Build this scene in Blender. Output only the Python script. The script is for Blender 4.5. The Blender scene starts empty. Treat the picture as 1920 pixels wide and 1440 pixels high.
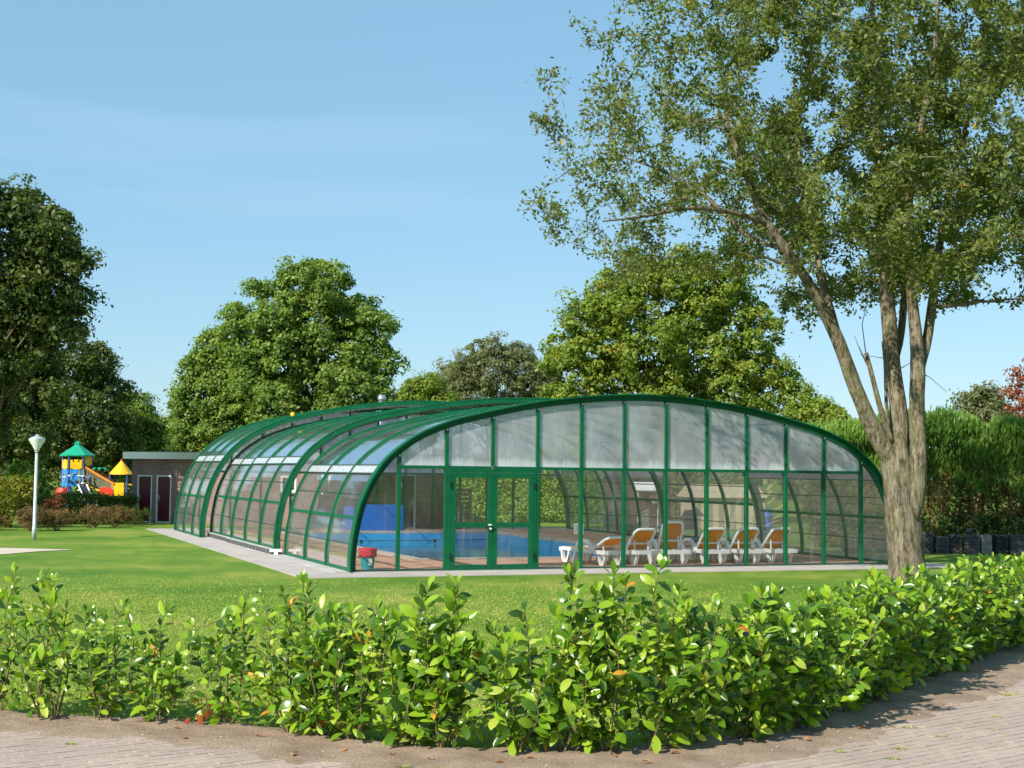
import bpy, math, random
import numpy as np
from mathutils import Matrix, Vector, Euler

# ------------------------------------------------------------------ camera, sky, sun, exposure
SC = bpy.context.scene
COL = SC.collection
R = math.radians
cam_d = bpy.data.cameras.new("camera")
cam_d.sensor_width = 36.0
cam_d.lens = 2690.26 / 1920 * 36.0
cam_d.clip_start = 0.1
cam_d.clip_end = 3000
cam = bpy.data.objects.new("camera", cam_d)
COL.objects.link(cam)
cam.matrix_world = Matrix.Translation((0, 0, 2.15)) @ (Euler((R(90 + 3.51342), 0, 0)).to_matrix() @ Matrix.Rotation(R(0.68173), 3, 'Z')).to_4x4()
SC.camera = cam

SUN_EL, SUN_AZ = 36.0, 221.0          # azimuth clockwise from +Y
world = bpy.data.worlds.new("World")
SC.world = world
world.use_nodes = True
wn = world.node_tree
bg = wn.nodes['Background']
sky = wn.nodes.new('ShaderNodeTexSky')
sky.sky_type = 'NISHITA'
sky.sun_disc = False
sky.sun_elevation = R(SUN_EL)
sky.sun_rotation = R(SUN_AZ)
sky.air_density = 1.0
sky.dust_density = 0.25
sky.ozone_density = 1.5
# thin high cirrus, part of the sky all round
wtc = wn.nodes.new('ShaderNodeTexCoord')
wmap = wn.nodes.new('ShaderNodeMapping')
wmap.inputs['Scale'].default_value = (1.2, 1.2, 14.0)
wmap.inputs['Rotation'].default_value = (0.0, 0.06, 0.4)
wnoise = wn.nodes.new('ShaderNodeTexNoise')
wnoise.inputs['Scale'].default_value = 1.6
wnoise.inputs['Detail'].default_value = 7
wramp = wn.nodes.new('ShaderNodeValToRGB')
wramp.color_ramp.elements[0].position = 0.52
wramp.color_ramp.elements[0].color = (0, 0, 0, 1)
wramp.color_ramp.elements[1].position = 0.85
wramp.color_ramp.elements[1].color = (0.30, 0.30, 0.30, 1)
wmix = wn.nodes.new('ShaderNodeMixRGB')
wmix.inputs[2].default_value = (7.0, 7.6, 8.2, 1)
wn.links.new(wtc.outputs['Generated'], wmap.inputs['Vector'])
wn.links.new(wmap.outputs[0], wnoise.inputs['Vector'])
wn.links.new(wnoise.outputs[0], wramp.inputs[0])
wn.links.new(wramp.outputs[0], wmix.inputs[0])
wn.links.new(sky.outputs[0], wmix.inputs[1])
whaze = wn.nodes.new('ShaderNodeMixRGB')          # even thin haze over the whole dome
whaze.inputs[0].default_value = 0.62
whaze.inputs[2].default_value = (1.70, 3.65, 5.15, 1)
wn.links.new(wmix.outputs[0], whaze.inputs[1])
wn.links.new(whaze.outputs[0], bg.inputs[0])
bg.inputs[1].default_value = 0.088

sun_d = bpy.data.lights.new("sun", 'SUN')
sun_d.energy = 4.2
sun_d.angle = R(0.53)
sun_d.color = (1.0, 0.93, 0.82)
sun = bpy.data.objects.new("sun", sun_d)
COL.objects.link(sun)
_to = Vector((math.cos(R(SUN_EL)) * math.sin(R(SUN_AZ)), math.cos(R(SUN_EL)) * math.cos(R(SUN_AZ)), math.sin(R(SUN_EL))))
sun.rotation_euler = _to.to_track_quat('Z', 'Y').to_euler()
sun.location = (-30, -20, 40)
SC.view_settings.view_transform = 'Standard'
SC.view_settings.look = 'None'
SC.view_settings.exposure = 0.86
SC.view_settings.gamma = 1.0
SC.cycles.transparent_max_bounces = 32
SC.cycles.max_bounces = 10

rng = np.random.default_rng(7)
random.seed(7)

# ------------------------------------------------------------------ helpers
MATS = {}

def new_mat(name):
    m = bpy.data.materials.new(name)
    m.use_nodes = True
    nt = m.node_tree
    nt.nodes.clear()
    out = nt.nodes.new('ShaderNodeOutputMaterial')
    MATS[name] = m
    return m, nt, out

def node(nt, typ, **kw):
    n = nt.nodes.new(typ)
    for k, v in kw.items():
        if k.startswith('_'):
            setattr(n, k[1:], v)
        else:
            n.inputs[k.replace('__', ' ')].default_value = v
    return n

def principled(nt, color=(.5, .5, .5), rough=.5, metal=0.0, spec=.5):
    p = nt.nodes.new('ShaderNodeBsdfPrincipled')
    p.inputs['Base Color'].default_value = (*color, 1)
    p.inputs['Roughness'].default_value = rough
    p.inputs['Metallic'].default_value = metal
    p.inputs['Specular IOR Level'].default_value = spec
    return p

def ramp(nt, stops):
    r = nt.nodes.new('ShaderNodeValToRGB')
    el = r.color_ramp.elements
    while len(el) < len(stops):
        el.new(0.5)
    for e, (p, c) in zip(el, stops):
        e.position = p
        e.color = (*c, 1) if len(c) == 3 else c
    return r

def coords(nt, kind='Object', scale=(1, 1, 1), rot=(0, 0, 0)):
    tc = nt.nodes.new('ShaderNodeTexCoord')
    mp = nt.nodes.new('ShaderNodeMapping')
    mp.inputs['Scale'].default_value = scale
    mp.inputs['Rotation'].default_value = rot
    nt.links.new(tc.outputs[kind], mp.inputs['Vector'])
    return mp.outputs[0]

def world_pos(nt, scale=(1, 1, 1), rot=(0, 0, 0)):
    g = nt.nodes.new('ShaderNodeNewGeometry')
    mp = nt.nodes.new('ShaderNodeMapping')
    mp.inputs['Scale'].default_value = scale
    mp.inputs['Rotation'].default_value = rot
    nt.links.new(g.outputs['Position'], mp.inputs['Vector'])
    return mp.outputs[0]

def noise(nt, vec, scale=5, detail=4, rough=.55):
    n = nt.nodes.new('ShaderNodeTexNoise')
    n.inputs['Scale'].default_value = scale
    n.inputs['Detail'].default_value = detail
    n.inputs['Roughness'].default_value = rough
    nt.links.new(vec, n.inputs['Vector'])
    return n.outputs[0]

def math_n(nt, op, a, b=None, c=None, clamp=False):
    m = nt.nodes.new('ShaderNodeMath')
    m.operation = op
    m.use_clamp = clamp
    for i, v in enumerate((a, b, c)):
        if v is None:
            continue
        if isinstance(v, (int, float)):
            m.inputs[i].default_value = v
        else:
            nt.links.new(v, m.inputs[i])
    return m.outputs[0]

def bump(nt, h, strength=.3, dist=.02):
    b = nt.nodes.new('ShaderNodeBump')
    b.inputs['Strength'].default_value = strength
    b.inputs['Distance'].default_value = dist
    nt.links.new(h, b.inputs['Height'])
    return b.outputs[0]

def mixrgb(nt, fac, a, b, typ='MIX'):
    m = nt.nodes.new('ShaderNodeMixRGB')
    m.blend_type = typ
    for i, v in ((0, fac), (1, a), (2, b)):
        if isinstance(v, (int, float)):
            m.inputs[i].default_value = v
        elif isinstance(v, tuple):
            m.inputs[i].default_value = (*v, 1) if len(v) == 3 else v
        else:
            nt.links.new(v, m.inputs[i])
    return m.outputs[0]

def mix_shader(nt, fac, a, b):
    m = nt.nodes.new('ShaderNodeMixShader')
    if isinstance(fac, (int, float)):
        m.inputs[0].default_value = fac
    else:
        nt.links.new(fac, m.inputs[0])
    nt.links.new(a, m.inputs[1])
    nt.links.new(b, m.inputs[2])
    return m.outputs[0]

def simple(name, color, rough=.5, metal=0.0, var=.12, scale=6.0, spec=.5, bumps=0.0, space='Object'):
    """painted / plastic / metal surface with uneven tone"""
    m, nt, out = new_mat(name)
    p = principled(nt, color, rough, metal, spec)
    v = coords(nt, space)
    n = noise(nt, v, scale, 5)
    lo = tuple(c * (1 - var * 1.6) for c in color)
    hi = tuple(min(1, c * (1 + var * 1.2)) for c in color)
    r = ramp(nt, [(.3, lo), (.7, hi)])
    nt.links.new(n, r.inputs[0])
    nt.links.new(r.outputs[0], p.inputs['Base Color'])
    rr = math_n(nt, 'MULTIPLY_ADD', n, .3, rough - .15, clamp=True)
    nt.links.new(rr, p.inputs['Roughness'])
    if bumps:
        nt.links.new(bump(nt, noise(nt, v, scale * 8, 4), bumps, .01), p.inputs['Normal'])
    nt.links.new(p.outputs[0], out.inputs[0])
    return m

def leaf_mat(name, stops, trans=.3, rough=.5, spec=.3, use_object=False, under=None):
    m, nt, out = new_mat(name)
    r = ramp(nt, stops)
    if use_object:
        oi = nt.nodes.new('ShaderNodeObjectInfo')
        nt.links.new(oi.outputs['Random'], r.inputs[0])
    else:
        a = nt.nodes.new('ShaderNodeAttribute')
        a.attribute_name = 'tint'
        nt.links.new(a.outputs['Fac'], r.inputs[0])
    col = r.outputs[0]
    if under:
        g = nt.nodes.new('ShaderNodeNewGeometry')
        col = mixrgb(nt, g.outputs['Backfacing'], col, mixrgb(nt, .6, col, under))
    p = principled(nt, (0, 0, 0), rough, 0, spec)
    nt.links.new(col, p.inputs['Base Color'])
    t = nt.nodes.new('ShaderNodeBsdfTranslucent')
    tcol = mixrgb(nt, 1.0, col, (1.9, 1.7, .6), 'MULTIPLY')
    nt.links.new(tcol, t.inputs['Color'])
    nt.links.new(mix_shader(nt, trans, p.outputs[0], t.outputs[0]), out.inputs[0])
    return m

class MB:
    """collects pieces of one mesh"""
    def __init__(s):
        s.v = []
        s.f = []
        s.smooth = False

    def add(s, v, f):
        b = len(s.v)
        s.v.extend([tuple(map(float, q)) for q in v])
        s.f.extend([tuple(i + b for i in q) for q in f])
        return s

    def box(s, c, d, rz=0.0, rx=0.0, ry=0.0, taper=1.0):
        hx, hy, hz = d[0] / 2, d[1] / 2, d[2] / 2
        M = Euler((rx, ry, rz)).to_matrix()
        v = []
        for z, k in ((-hz, 1.0), (hz, taper)):
            for x, y in ((-hx, -hy), (hx, -hy), (hx, hy), (-hx, hy)):
                v.append(Vector(c) + M @ Vector((x * k, y * k, z)))
        return s.add(v, [(3, 2, 1, 0), (4, 5, 6, 7), (0, 1, 5, 4), (1, 2, 6, 5), (2, 3, 7, 6), (3, 0, 4, 7)])

    def tube(s, pts, rad, n=8, cap=True):
        pts = [Vector(p) for p in pts]
        if isinstance(rad, (int, float)):
            rad = [rad] * len(pts)
        up = None
        rings = []
        for i, p in enumerate(pts):
            t = (pts[min(i + 1, len(pts) - 1)] - pts[max(i - 1, 0)])
            if t.length < 1e-9:
                t = Vector((0, 0, 1))
            t.normalize()
            if up is None:
                a = Vector((1, 0, 0)) if abs(t.x) < .8 else Vector((0, 1, 0))
            else:
                a = up
            b = (a - t * a.dot(t)).normalized()
            up = b
            c = t.cross(b)
            rings.append([p + (b * math.cos(2 * math.pi * k / n) + c * math.sin(2 * math.pi * k / n)) * rad[i] for k in range(n)])
        v = [q for r in rings for q in r]
        f = []
        for i in range(len(rings) - 1):
            for k in range(n):
                f.append((i * n + k, i * n + (k + 1) % n, (i + 1) * n + (k + 1) % n, (i + 1) * n + k))
        if cap:
            f.append(tuple(range(n - 1, -1, -1)))
            f.append(tuple((len(rings) - 1) * n + k for k in range(n)))
        return s.add(v, f)

    def lathe(s, prof, n=16, c=(0, 0, 0), closed=True):
        v = []
        f = []
        for r, z in prof:
            for k in range(n):
                a = 2 * math.pi * k / n
                v.append((c[0] + r * math.cos(a), c[1] + r * math.sin(a), c[2] + z))
        for i in range(len(prof) - 1):
            for k in range(n):
                f.append((i * n + k, i * n + (k + 1) % n, (i + 1) * n + (k + 1) % n, (i + 1) * n + k))
        if closed:
            f.append(tuple(range(n - 1, -1, -1)))
            f.append(tuple((len(prof) - 1) * n + k for k in range(n)))
        return s.add(v, f)

    def prism(s, poly, axis_vec, ):
        """extrude closed polygon (list of 3-vectors) along axis_vec"""
        n = len(poly)
        a = Vector(axis_vec)
        v = [Vector(p) for p in poly] + [Vector(p) + a for p in poly]
        f = [tuple(range(n - 1, -1, -1)), tuple(range(n, 2 * n))]
        for k in range(n):
            f.append((k, (k + 1) % n, n + (k + 1) % n, n + k))
        return s.add(v, f)

    def sweep(s, path, wid_dir, hw, ht):
        """rectangular section along path; wid_dir = constant width direction, hw half width, ht half thickness"""
        W = Vector(wid_dir).normalized()
        pts = [Vector(p) for p in path]
        n = len(pts)
        v = []
        for i, p in enumerate(pts):
            t = (pts[min(i + 1, n - 1)] - pts[max(i - 1, 0)]).normalized()
            nn = t.cross(W).normalized()
            v += [p - W * hw - nn * ht, p + W * hw - nn * ht, p + W * hw + nn * ht, p - W * hw + nn * ht]
        f = []
        for i in range(n - 1):
            for k in range(4):
                f.append((i * 4 + k, i * 4 + (k + 1) % 4, (i + 1) * 4 + (k + 1) % 4, (i + 1) * 4 + k))
        f.append((3, 2, 1, 0))
        f.append(tuple((n - 1) * 4 + k for k in range(4)))
        return s.add(v, f)

    def mesh(s, name, m, smooth=False):
        me = bpy.data.meshes.new(name)
        me.from_pydata(s.v, [], s.f)
        if isinstance(m, str):
            m = MATS[m]
        me.materials.append(m)
        if smooth:
            me.polygons.foreach_set('use_smooth', [True] * len(me.polygons))
        me.update()
        return me

    def build(s, name, m, parent=None, smooth=False, kind=None, loc=None):
        o = bpy.data.objects.new(name, s.mesh(name, m, smooth))
        COL.objects.link(o)
        if parent:
            o.parent = parent
        if loc is not None:
            o.location = loc
        if kind:
            o['kind'] = kind
        return o

def tag(o, label, cat, group=None):
    o['label'] = label
    o['category'] = cat
    if group:
        o['group'] = group
    return o

def thing(name, label, cat, loc=(0, 0, 0), rz=0.0, group=None):
    o = bpy.data.objects.new(name, None)
    o.empty_display_size = .2
    COL.objects.link(o)
    o.location = loc
    o.rotation_euler = (0, 0, rz)
    return tag(o, label, cat, group)

def link_mesh(name, me, parent=None, loc=(0, 0, 0), rot=(0, 0, 0), scale=(1, 1, 1)):
    o = bpy.data.objects.new(name, me)
    COL.objects.link(o)
    o.parent = parent
    o.location = loc
    o.rotation_euler = rot
    o.scale = scale
    return o

def np_mesh(name, verts, faces, mat, tint=None, smooth=False):
    """verts (N,3), faces (M,k) numpy"""
    me = bpy.data.meshes.new(name)
    N, (M, k) = len(verts), faces.shape
    me.vertices.add(N)
    me.vertices.foreach_set('co', np.ascontiguousarray(verts, np.float32).ravel())
    me.loops.add(M * k)
    me.loops.foreach_set('vertex_index', np.ascontiguousarray(faces, np.int32).ravel())
    me.polygons.add(M)
    me.polygons.foreach_set('loop_start', np.arange(0, M * k, k, dtype=np.int32))
    me.polygons.foreach_set('loop_total', np.full(M, k, np.int32))
    if smooth:
        me.polygons.foreach_set('use_smooth', np.ones(M, bool))
    if tint is not None:
        a = me.attributes.new('tint', 'FLOAT', 'POINT')
        a.data.foreach_set('value', np.ascontiguousarray(tint, np.float32))
    me.materials.append(MATS[mat])
    me.update(calc_edges=True)
    return me

def unit(a):
    return a / np.maximum(np.linalg.norm(a, axis=-1, keepdims=True), 1e-9)

def leaf_quads(P, N, L, W, tint, g=None):
    """rhombus leaves: centres P, approx normals N, length L, width W -> verts, faces, tint"""
    g = g or rng
    n = len(P)
    N = unit(N)
    T = unit(np.cross(N, unit(g.normal(size=(n, 3)))))
    B = np.cross(N, T)
    L = np.broadcast_to(L, (n,))[:, None]
    W = np.broadcast_to(W, (n,))[:, None]
    fold = N * W * .25
    v = np.stack([P - T * L / 2, P - B * W / 2 + fold + T * L * .05, P + T * L / 2, P + B * W / 2 + fold + T * L * .05], 1).reshape(-1, 3)
    f = np.arange(n * 4).reshape(n, 4)
    return v, f, np.repeat(tint, 4)

def smooth_curve(pts, n):
    """Catmull-Rom through pts, n samples, equal arc length"""
    P = np.array(pts, float)
    Q = np.vstack([2 * P[0] - P[1], P, 2 * P[-1] - P[-2]])
    out = []
    for i in range(1, len(Q) - 2):
        t = np.linspace(0, 1, 24, endpoint=False)[:, None]
        a, b, c, d = Q[i - 1], Q[i], Q[i + 1], Q[i + 2]
        out.append(.5 * ((2 * b) + (-a + c) * t + (2 * a - 5 * b + 4 * c - d) * t ** 2 + (-a + 3 * b - 3 * c + d) * t ** 3))
    out.append(P[-1:])
    D = np.vstack(out)
    s = np.r_[0, np.cumsum(np.linalg.norm(np.diff(D, axis=0), axis=1))]
    q = np.linspace(0, s[-1], n)
    return np.stack([np.interp(q, s, D[:, k]) for k in range(D.shape[1])], 1)

# smooth value noise on numpy arrays (for shapes)
def vnoise(x, y, seed=0):
    def h(i, j):
        return np.modf(np.abs(np.sin(i * 127.1 + j * 311.7 + seed * 74.7) * 43758.5453))[0]
    xi, yi = np.floor(x), np.floor(y)
    u, w = x - xi, y - yi
    u, w = u * u * (3 - 2 * u), w * w * (3 - 2 * w)
    return (h(xi, yi) * (1 - u) + h(xi + 1, yi) * u) * (1 - w) + (h(xi, yi + 1) * (1 - u) + h(xi + 1, yi + 1) * u) * w

_ones = ['', 'first', 'second', 'third', 'fourth', 'fifth', 'sixth', 'seventh', 'eighth', 'ninth', 'tenth', 'eleventh', 'twelfth',
         'thirteenth', 'fourteenth', 'fifteenth', 'sixteenth', 'seventeenth', 'eighteenth', 'nineteenth']
ORD = _ones[1:]
for _t, _e in (('twenty', 'twentieth'), ('thirty', 'thirtieth'), ('forty', 'fortieth'), ('fifty', 'fiftieth')):
    ORD += [_e] + [_t + '-' + _ones[k] for k in range(1, 10)]

# ------------------------------------------------------------------ materials
simple('green_paint', (0.003, 0.100, 0.040), .45, 0, .10, 3, .22)
simple('green_dark_seal', (0.012, 0.05, 0.035), .5, 0, .1, 5)
simple('aluminium', (.62, .64, .65), .32, .9, .08, 9)
simple('gutter', (.50, .53, .54), .3, .25, .08, 9)
simple('grey_metal', (.33, .35, .36), .45, .6, .1, 8)
simple('brush', (.22, .20, .18), .9, 0, .4, 14)
simple('rail_dark', (.085, .085, .085), .6, .2, .35, 9)
simple('white_plastic', (.88, .88, .86), .35, 0, .05, 7)
simple('white_paint', (.74, .74, .72), .5, 0, .06, 5)
def fabric(name, c):
    m, nt, out = new_mat(name)
    v = coords(nt, 'Object')
    r = ramp(nt, [(.3, tuple(q * .85 for q in c)), (.7, c)])
    nt.links.new(noise(nt, v, 9, 4), r.inputs[0])
    d = nt.nodes.new('ShaderNodeBsdfDiffuse')
    t = nt.nodes.new('ShaderNodeBsdfTranslucent')
    nt.links.new(r.outputs[0], d.inputs[0])
    nt.links.new(r.outputs[0], t.inputs[0])
    nt.links.new(mix_shader(nt, .6, d.outputs[0], t.outputs[0]), out.inputs[0])
fabric('orange_fabric', (.95, .42, .012))
fabric('yellow_fabric', (.92, .50, .02))
simple('teal_plastic', (.02, .28, .33), .35, 0, .1, 6)
simple('red_bag', (.55, .02, .06), .28, 0, .25, 12, .6, .5)
simple('blue_board', (.025, .17, .62), .45, 0, .06, 3)
simple('black_plastic', (.015, .015, .016), .4, 0, .1, 8)
simple('brown_door', (.085, .026, .02), .45, 0, .18, 4)
simple('wine_door', (.085, .006, .014), .35, 0, .2, 4)
simple('paper', (.75, .76, .74), .7, 0, .08, 20)
simple('galvanised', (.46, .52, .50), .45, .35, .12, 10)
simple('lamp_glass', (.62, .66, .60), .3, 0, .08, 6)
simple('play_green', (.012, .34, .20), .35, 0, .08, 5)
simple('play_yellow', (.82, .47, .012), .35, 0, .08, 5)
simple('play_orange', (.75, .24, .015), .4, 0, .08, 5)
simple('play_red', (.72, .045, .02), .35, 0, .1, 5)
simple('play_blue', (.02, .24, .68), .4, 0, .1, 5)
simple('play_post', (.06, .08, .24), .45, 0, .15, 5)
simple('play_wood', (.22, .19, .10), .8, 0, .25, 8)
simple('rope', (.42, .35, .24), .9, 0, .2, 20)
simple('cabin_wood', (.10, .045, .022), .75, 0, .25, 6)
simple('cream_canvas', (.50, .44, .30), .85, 0, .1, 6)
simple('roof_tile', (.095, .098, .105), .8, 0, .35, 9, .3, .4)
simple('concrete_block', (.27, .25, .22), .9, 0, .22, 8, .2, .4)
simple('glass_dark', (.03, .035, .04), .08, 0, .1, 3, .6)
simple('pallet_wood', (.34, .24, .13), .85, 0, .3, 10, .2, .3)
simple('stem_bark', (.15, .125, .06), .85, 0, .3, 30, .2, .3)
simple('twig_bark', (.19, .16, .115), .85, 0, .3, 12, .2, .3)
simple('stone', (.36, .33, .29), .9, 0, .25, 30, .2, .2)
simple('terracotta', (.42, .14, .06), .8, 0, .2, 12)
simple('pool_liner', (.035, .37, .72), .45, 0, .08, 2)

def soil_material():
    m, nt, out = new_mat('soil')
    v = world_pos(nt)
    n1 = noise(nt, v, 2.2, 6, .6)
    n2 = noise(nt, v, 45, 5, .65)
    r1 = ramp(nt, [(.3, (.27, .195, .14)), (.55, (.36, .275, .205)), (.75, (.44, .35, .27))])
    nt.links.new(n1, r1.inputs[0])
    r2 = ramp(nt, [(.25, (.62, .6, .58)), (.6, (1.02, 1, .98))])
    nt.links.new(n2, r2.inputs[0])
    c = mixrgb(nt, 1, r1.outputs[0], r2.outputs[0], 'MULTIPLY')
    p = principled(nt, (0, 0, 0), .95, 0, .15)
    nt.links.new(c, p.inputs['Base Color'])
    h = math_n(nt, 'ADD', n2, math_n(nt, 'MULTIPLY', noise(nt, v, 140, 3), .5))
    nt.links.new(bump(nt, h, .8, .02), p.inputs['Normal'])
    nt.links.new(p.outputs[0], out.inputs[0])
soil_material()

def brick_paver_material():
    m, nt, out = new_mat('paver')
    oi = nt.nodes.new('ShaderNodeObjectInfo')
    v = world_pos(nt)
    n1 = noise(nt, v, 1.3, 5, .6)
    n2 = noise(nt, v, 60, 4, .6)
    r1 = ramp(nt, [(.3, (.37, .295, .25)), (.7, (.47, .385, .325))])
    nt.links.new(n1, r1.inputs[0])
    r2 = ramp(nt, [(0, (.86, .85, .86)), (1, (1.06, 1.03, 1.0))])
    nt.links.new(oi.outputs['Random'], r2.inputs[0])
    c = mixrgb(nt, 1, r1.outputs[0], r2.outputs[0], 'MULTIPLY')
    r3 = ramp(nt, [(.3, (.8, .8, .8)), (.6, (1, 1, 1))])
    nt.links.new(n2, r3.inputs[0])
    c = mixrgb(nt, 1, c, r3.outputs[0], 'MULTIPLY')
    p = principled(nt, (0, 0, 0), .9, 0, .2)
    nt.links.new(c, p.inputs['Base Color'])
    nt.links.new(bump(nt, n2, .4, .01), p.inputs['Normal'])
    nt.links.new(p.outputs[0], out.inputs[0])
brick_paver_material()

def concrete_material(name, a, b, sc=1.5):
    m, nt, out = new_mat(name)
    v = world_pos(nt)
    n1 = noise(nt, v, sc, 6, .6)
    n2 = noise(nt, v, 50, 4, .6)
    r1 = ramp(nt, [(.3, a), (.7, b)])
    nt.links.new(n1, r1.inputs[0])
    r3 = ramp(nt, [(.3, (.82, .82, .82)), (.6, (1, 1, 1))])
    nt.links.new(n2, r3.inputs[0])
    c = mixrgb(nt, 1, r1.outputs[0], r3.outputs[0], 'MULTIPLY')
    p = principled(nt, (0, 0, 0), .9, 0, .2)
    nt.links.new(c, p.inputs['Base Color'])
    nt.links.new(bump(nt, n2, .3, .01), p.inputs['Normal'])
    nt.links.new(p.outputs[0], out.inputs[0])
concrete_material('apron', (.36, .32, .30), (.47, .43, .40))
concrete_material('plinth', (.33, .335, .325), (.43, .43, .41))
concrete_material('sand_path', (.52, .43, .35), (.62, .53, .44))
concrete_material('coping', (.42, .36, .31), (.52, .46, .40))
concrete_material('tile_red', (.47, .26, .18), (.58, .345, .25), 2.5)
concrete_material('tile_joint', (.12, .085, .07), (.17, .12, .10))

def grass_material():
    m, nt, out = new_mat('lawn')
    v = world_pos(nt)
    n1 = noise(nt, v, .28, 5, .6)
    n2 = noise(nt, v, 2.2, 5, .6)
    n3 = noise(nt, v, 60, 4, .7)
    r1 = ramp(nt, [(.38, (.075, .165, .018)), (.5, (.12, .21, .026)), (.64, (.25, .28, .055))])
    nt.links.new(math_n(nt, 'MULTIPLY_ADD', n2, .35, math_n(nt, 'MULTIPLY', n1, .65)), r1.inputs[0])
    r3 = ramp(nt, [(.25, (.7, .75, .65)), (.6, (1.1, 1.08, 1.0))])
    nt.links.new(n3, r3.inputs[0])
    c = mixrgb(nt, 1, r1.outputs[0], r3.outputs[0], 'MULTIPLY')
    p = principled(nt, (0, 0, 0), .9, 0, .15)
    nt.links.new(c, p.inputs['Base Color'])
    nt.links.new(bump(nt, n3, .4, .02), p.inputs['Normal'])
    nt.links.new(p.outputs[0], out.inputs[0])
grass_material()

def blade_material():
    m, nt, out = new_mat('grass_blade')
    v = world_pos(nt)
    n1 = noise(nt, v, .28, 5, .6)
    n2 = noise(nt, v, 2.2, 5, .6)
    a = nt.nodes.new('ShaderNodeAttribute')
    a.attribute_name = 'tint'
    k = math_n(nt, 'MULTIPLY_ADD', n2, .3, math_n(nt, 'MULTIPLY', n1, .6))
    k = math_n(nt, 'MULTIPLY_ADD', a.outputs['Fac'], .22, k)
    r1 = ramp(nt, [(.38, (.19, .29, .03)), (.55, (.33, .41, .06)), (.72, (.50, .49, .13))])
    nt.links.new(k, r1.inputs[0])
    p = principled(nt, (0, 0, 0), .6, 0, .25)
    nt.links.new(r1.outputs[0], p.inputs['Base Color'])
    t = nt.nodes.new('ShaderNodeBsdfTranslucent')
    nt.links.new(r1.outputs[0], t.inputs['Color'])
    nt.links.new(mix_shader(nt, .3, p.outputs[0], t.outputs[0]), out.inputs[0])
blade_material()

def brick_wall_material():
    m, nt, out = new_mat('brick_wall')
    v = coords(nt, 'UV')
    bt = nt.nodes.new('ShaderNodeTexBrick')
    bt.offset = .5
    bt.inputs['Scale'].default_value = 1.0
    bt.inputs['Color1'].default_value = (.215, .10, .085, 1)
    bt.inputs['Color2'].default_value = (.31, .17, .14, 1)
    bt.inputs['Mortar'].default_value = (.30, .25, .23, 1)
    bt.inputs['Mortar Size'].default_value = .011
    bt.inputs['Brick Width'].default_value = .22
    bt.inputs['Row Height'].default_value = .065
    bt.inputs['Bias'].default_value = -.1
    nt.links.new(v, bt.inputs['Vector'])
    n = noise(nt, v, 1.5, 5)
    r = ramp(nt, [(.3, (.78, .78, .8)), (.7, (1.08, 1.06, 1.04))])
    nt.links.new(n, r.inputs[0])
    c = mixrgb(nt, 1, bt.outputs['Color'], r.outputs[0], 'MULTIPLY')
    p = principled(nt, (0, 0, 0), .9, 0, .2)
    nt.links.new(c, p.inputs['Base Color'])
    nt.links.new(bump(nt, bt.outputs['Fac'], -.5, .01), p.inputs['Normal'])
    nt.links.new(p.outputs[0], out.inputs[0])
brick_wall_material()

def bark_material():
    m, nt, out = new_mat('bark')
    v = coords(nt, 'Object', (1, 1, .22))
    v2 = coords(nt, 'Object')
    n1 = noise(nt, v, 14, 8, .68)
    n2 = noise(nt, v2, 1.6, 5, .6)
    n3 = noise(nt, v, 45, 5, .7)
    r1 = ramp(nt, [(.38, (.04, .03, .02)), (.46, (.165, .135, .092)), (.62, (.40, .35, .26))])
    nt.links.new(math_n(nt, 'MULTIPLY_ADD', n3, .3, math_n(nt, 'MULTIPLY', n1, .7)), r1.inputs[0])
    # greenish algae patches
    r2 = ramp(nt, [(.46, (0, 0, 0)), (.66, (.75, .75, .75))])
    nt.links.new(n2, r2.inputs[0])
    c = mixrgb(nt, r2.outputs[0], r1.outputs[0], mixrgb(nt, .55, r1.outputs[0], (.15, .16, .035)))
    p = principled(nt, (0, 0, 0), .92, 0, .15)
    nt.links.new(c, p.inputs['Base Color'])
    nt.links.new(bump(nt, math_n(nt, 'ADD', n1, math_n(nt, 'MULTIPLY', n3, .5)), 1.0, .09), p.inputs['Normal'])
    nt.links.new(p.outputs[0], out.inputs[0])
bark_material()

def water_material():
    m, nt, out = new_mat('water')
    v = world_pos(nt)
    n = noise(nt, v, 1.6, 3, .5)
    n2 = noise(nt, v, .35, 3, .5)
    p = principled(nt, (0, 0, 0), .06, 0, .5)
    r = ramp(nt, [(.35, (.006, .13, .26)), (.65, (.012, .22, .38))])
    nt.links.new(n2, r.inputs[0])
    nt.links.new(r.outputs[0], p.inputs['Base Color'])
    p.inputs['IOR'].default_value = 1.33
    nt.links.new(bump(nt, n, .3, .05), p.inputs['Normal'])
    nt.links.new(p.outputs[0], out.inputs[0])
water_material()

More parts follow.
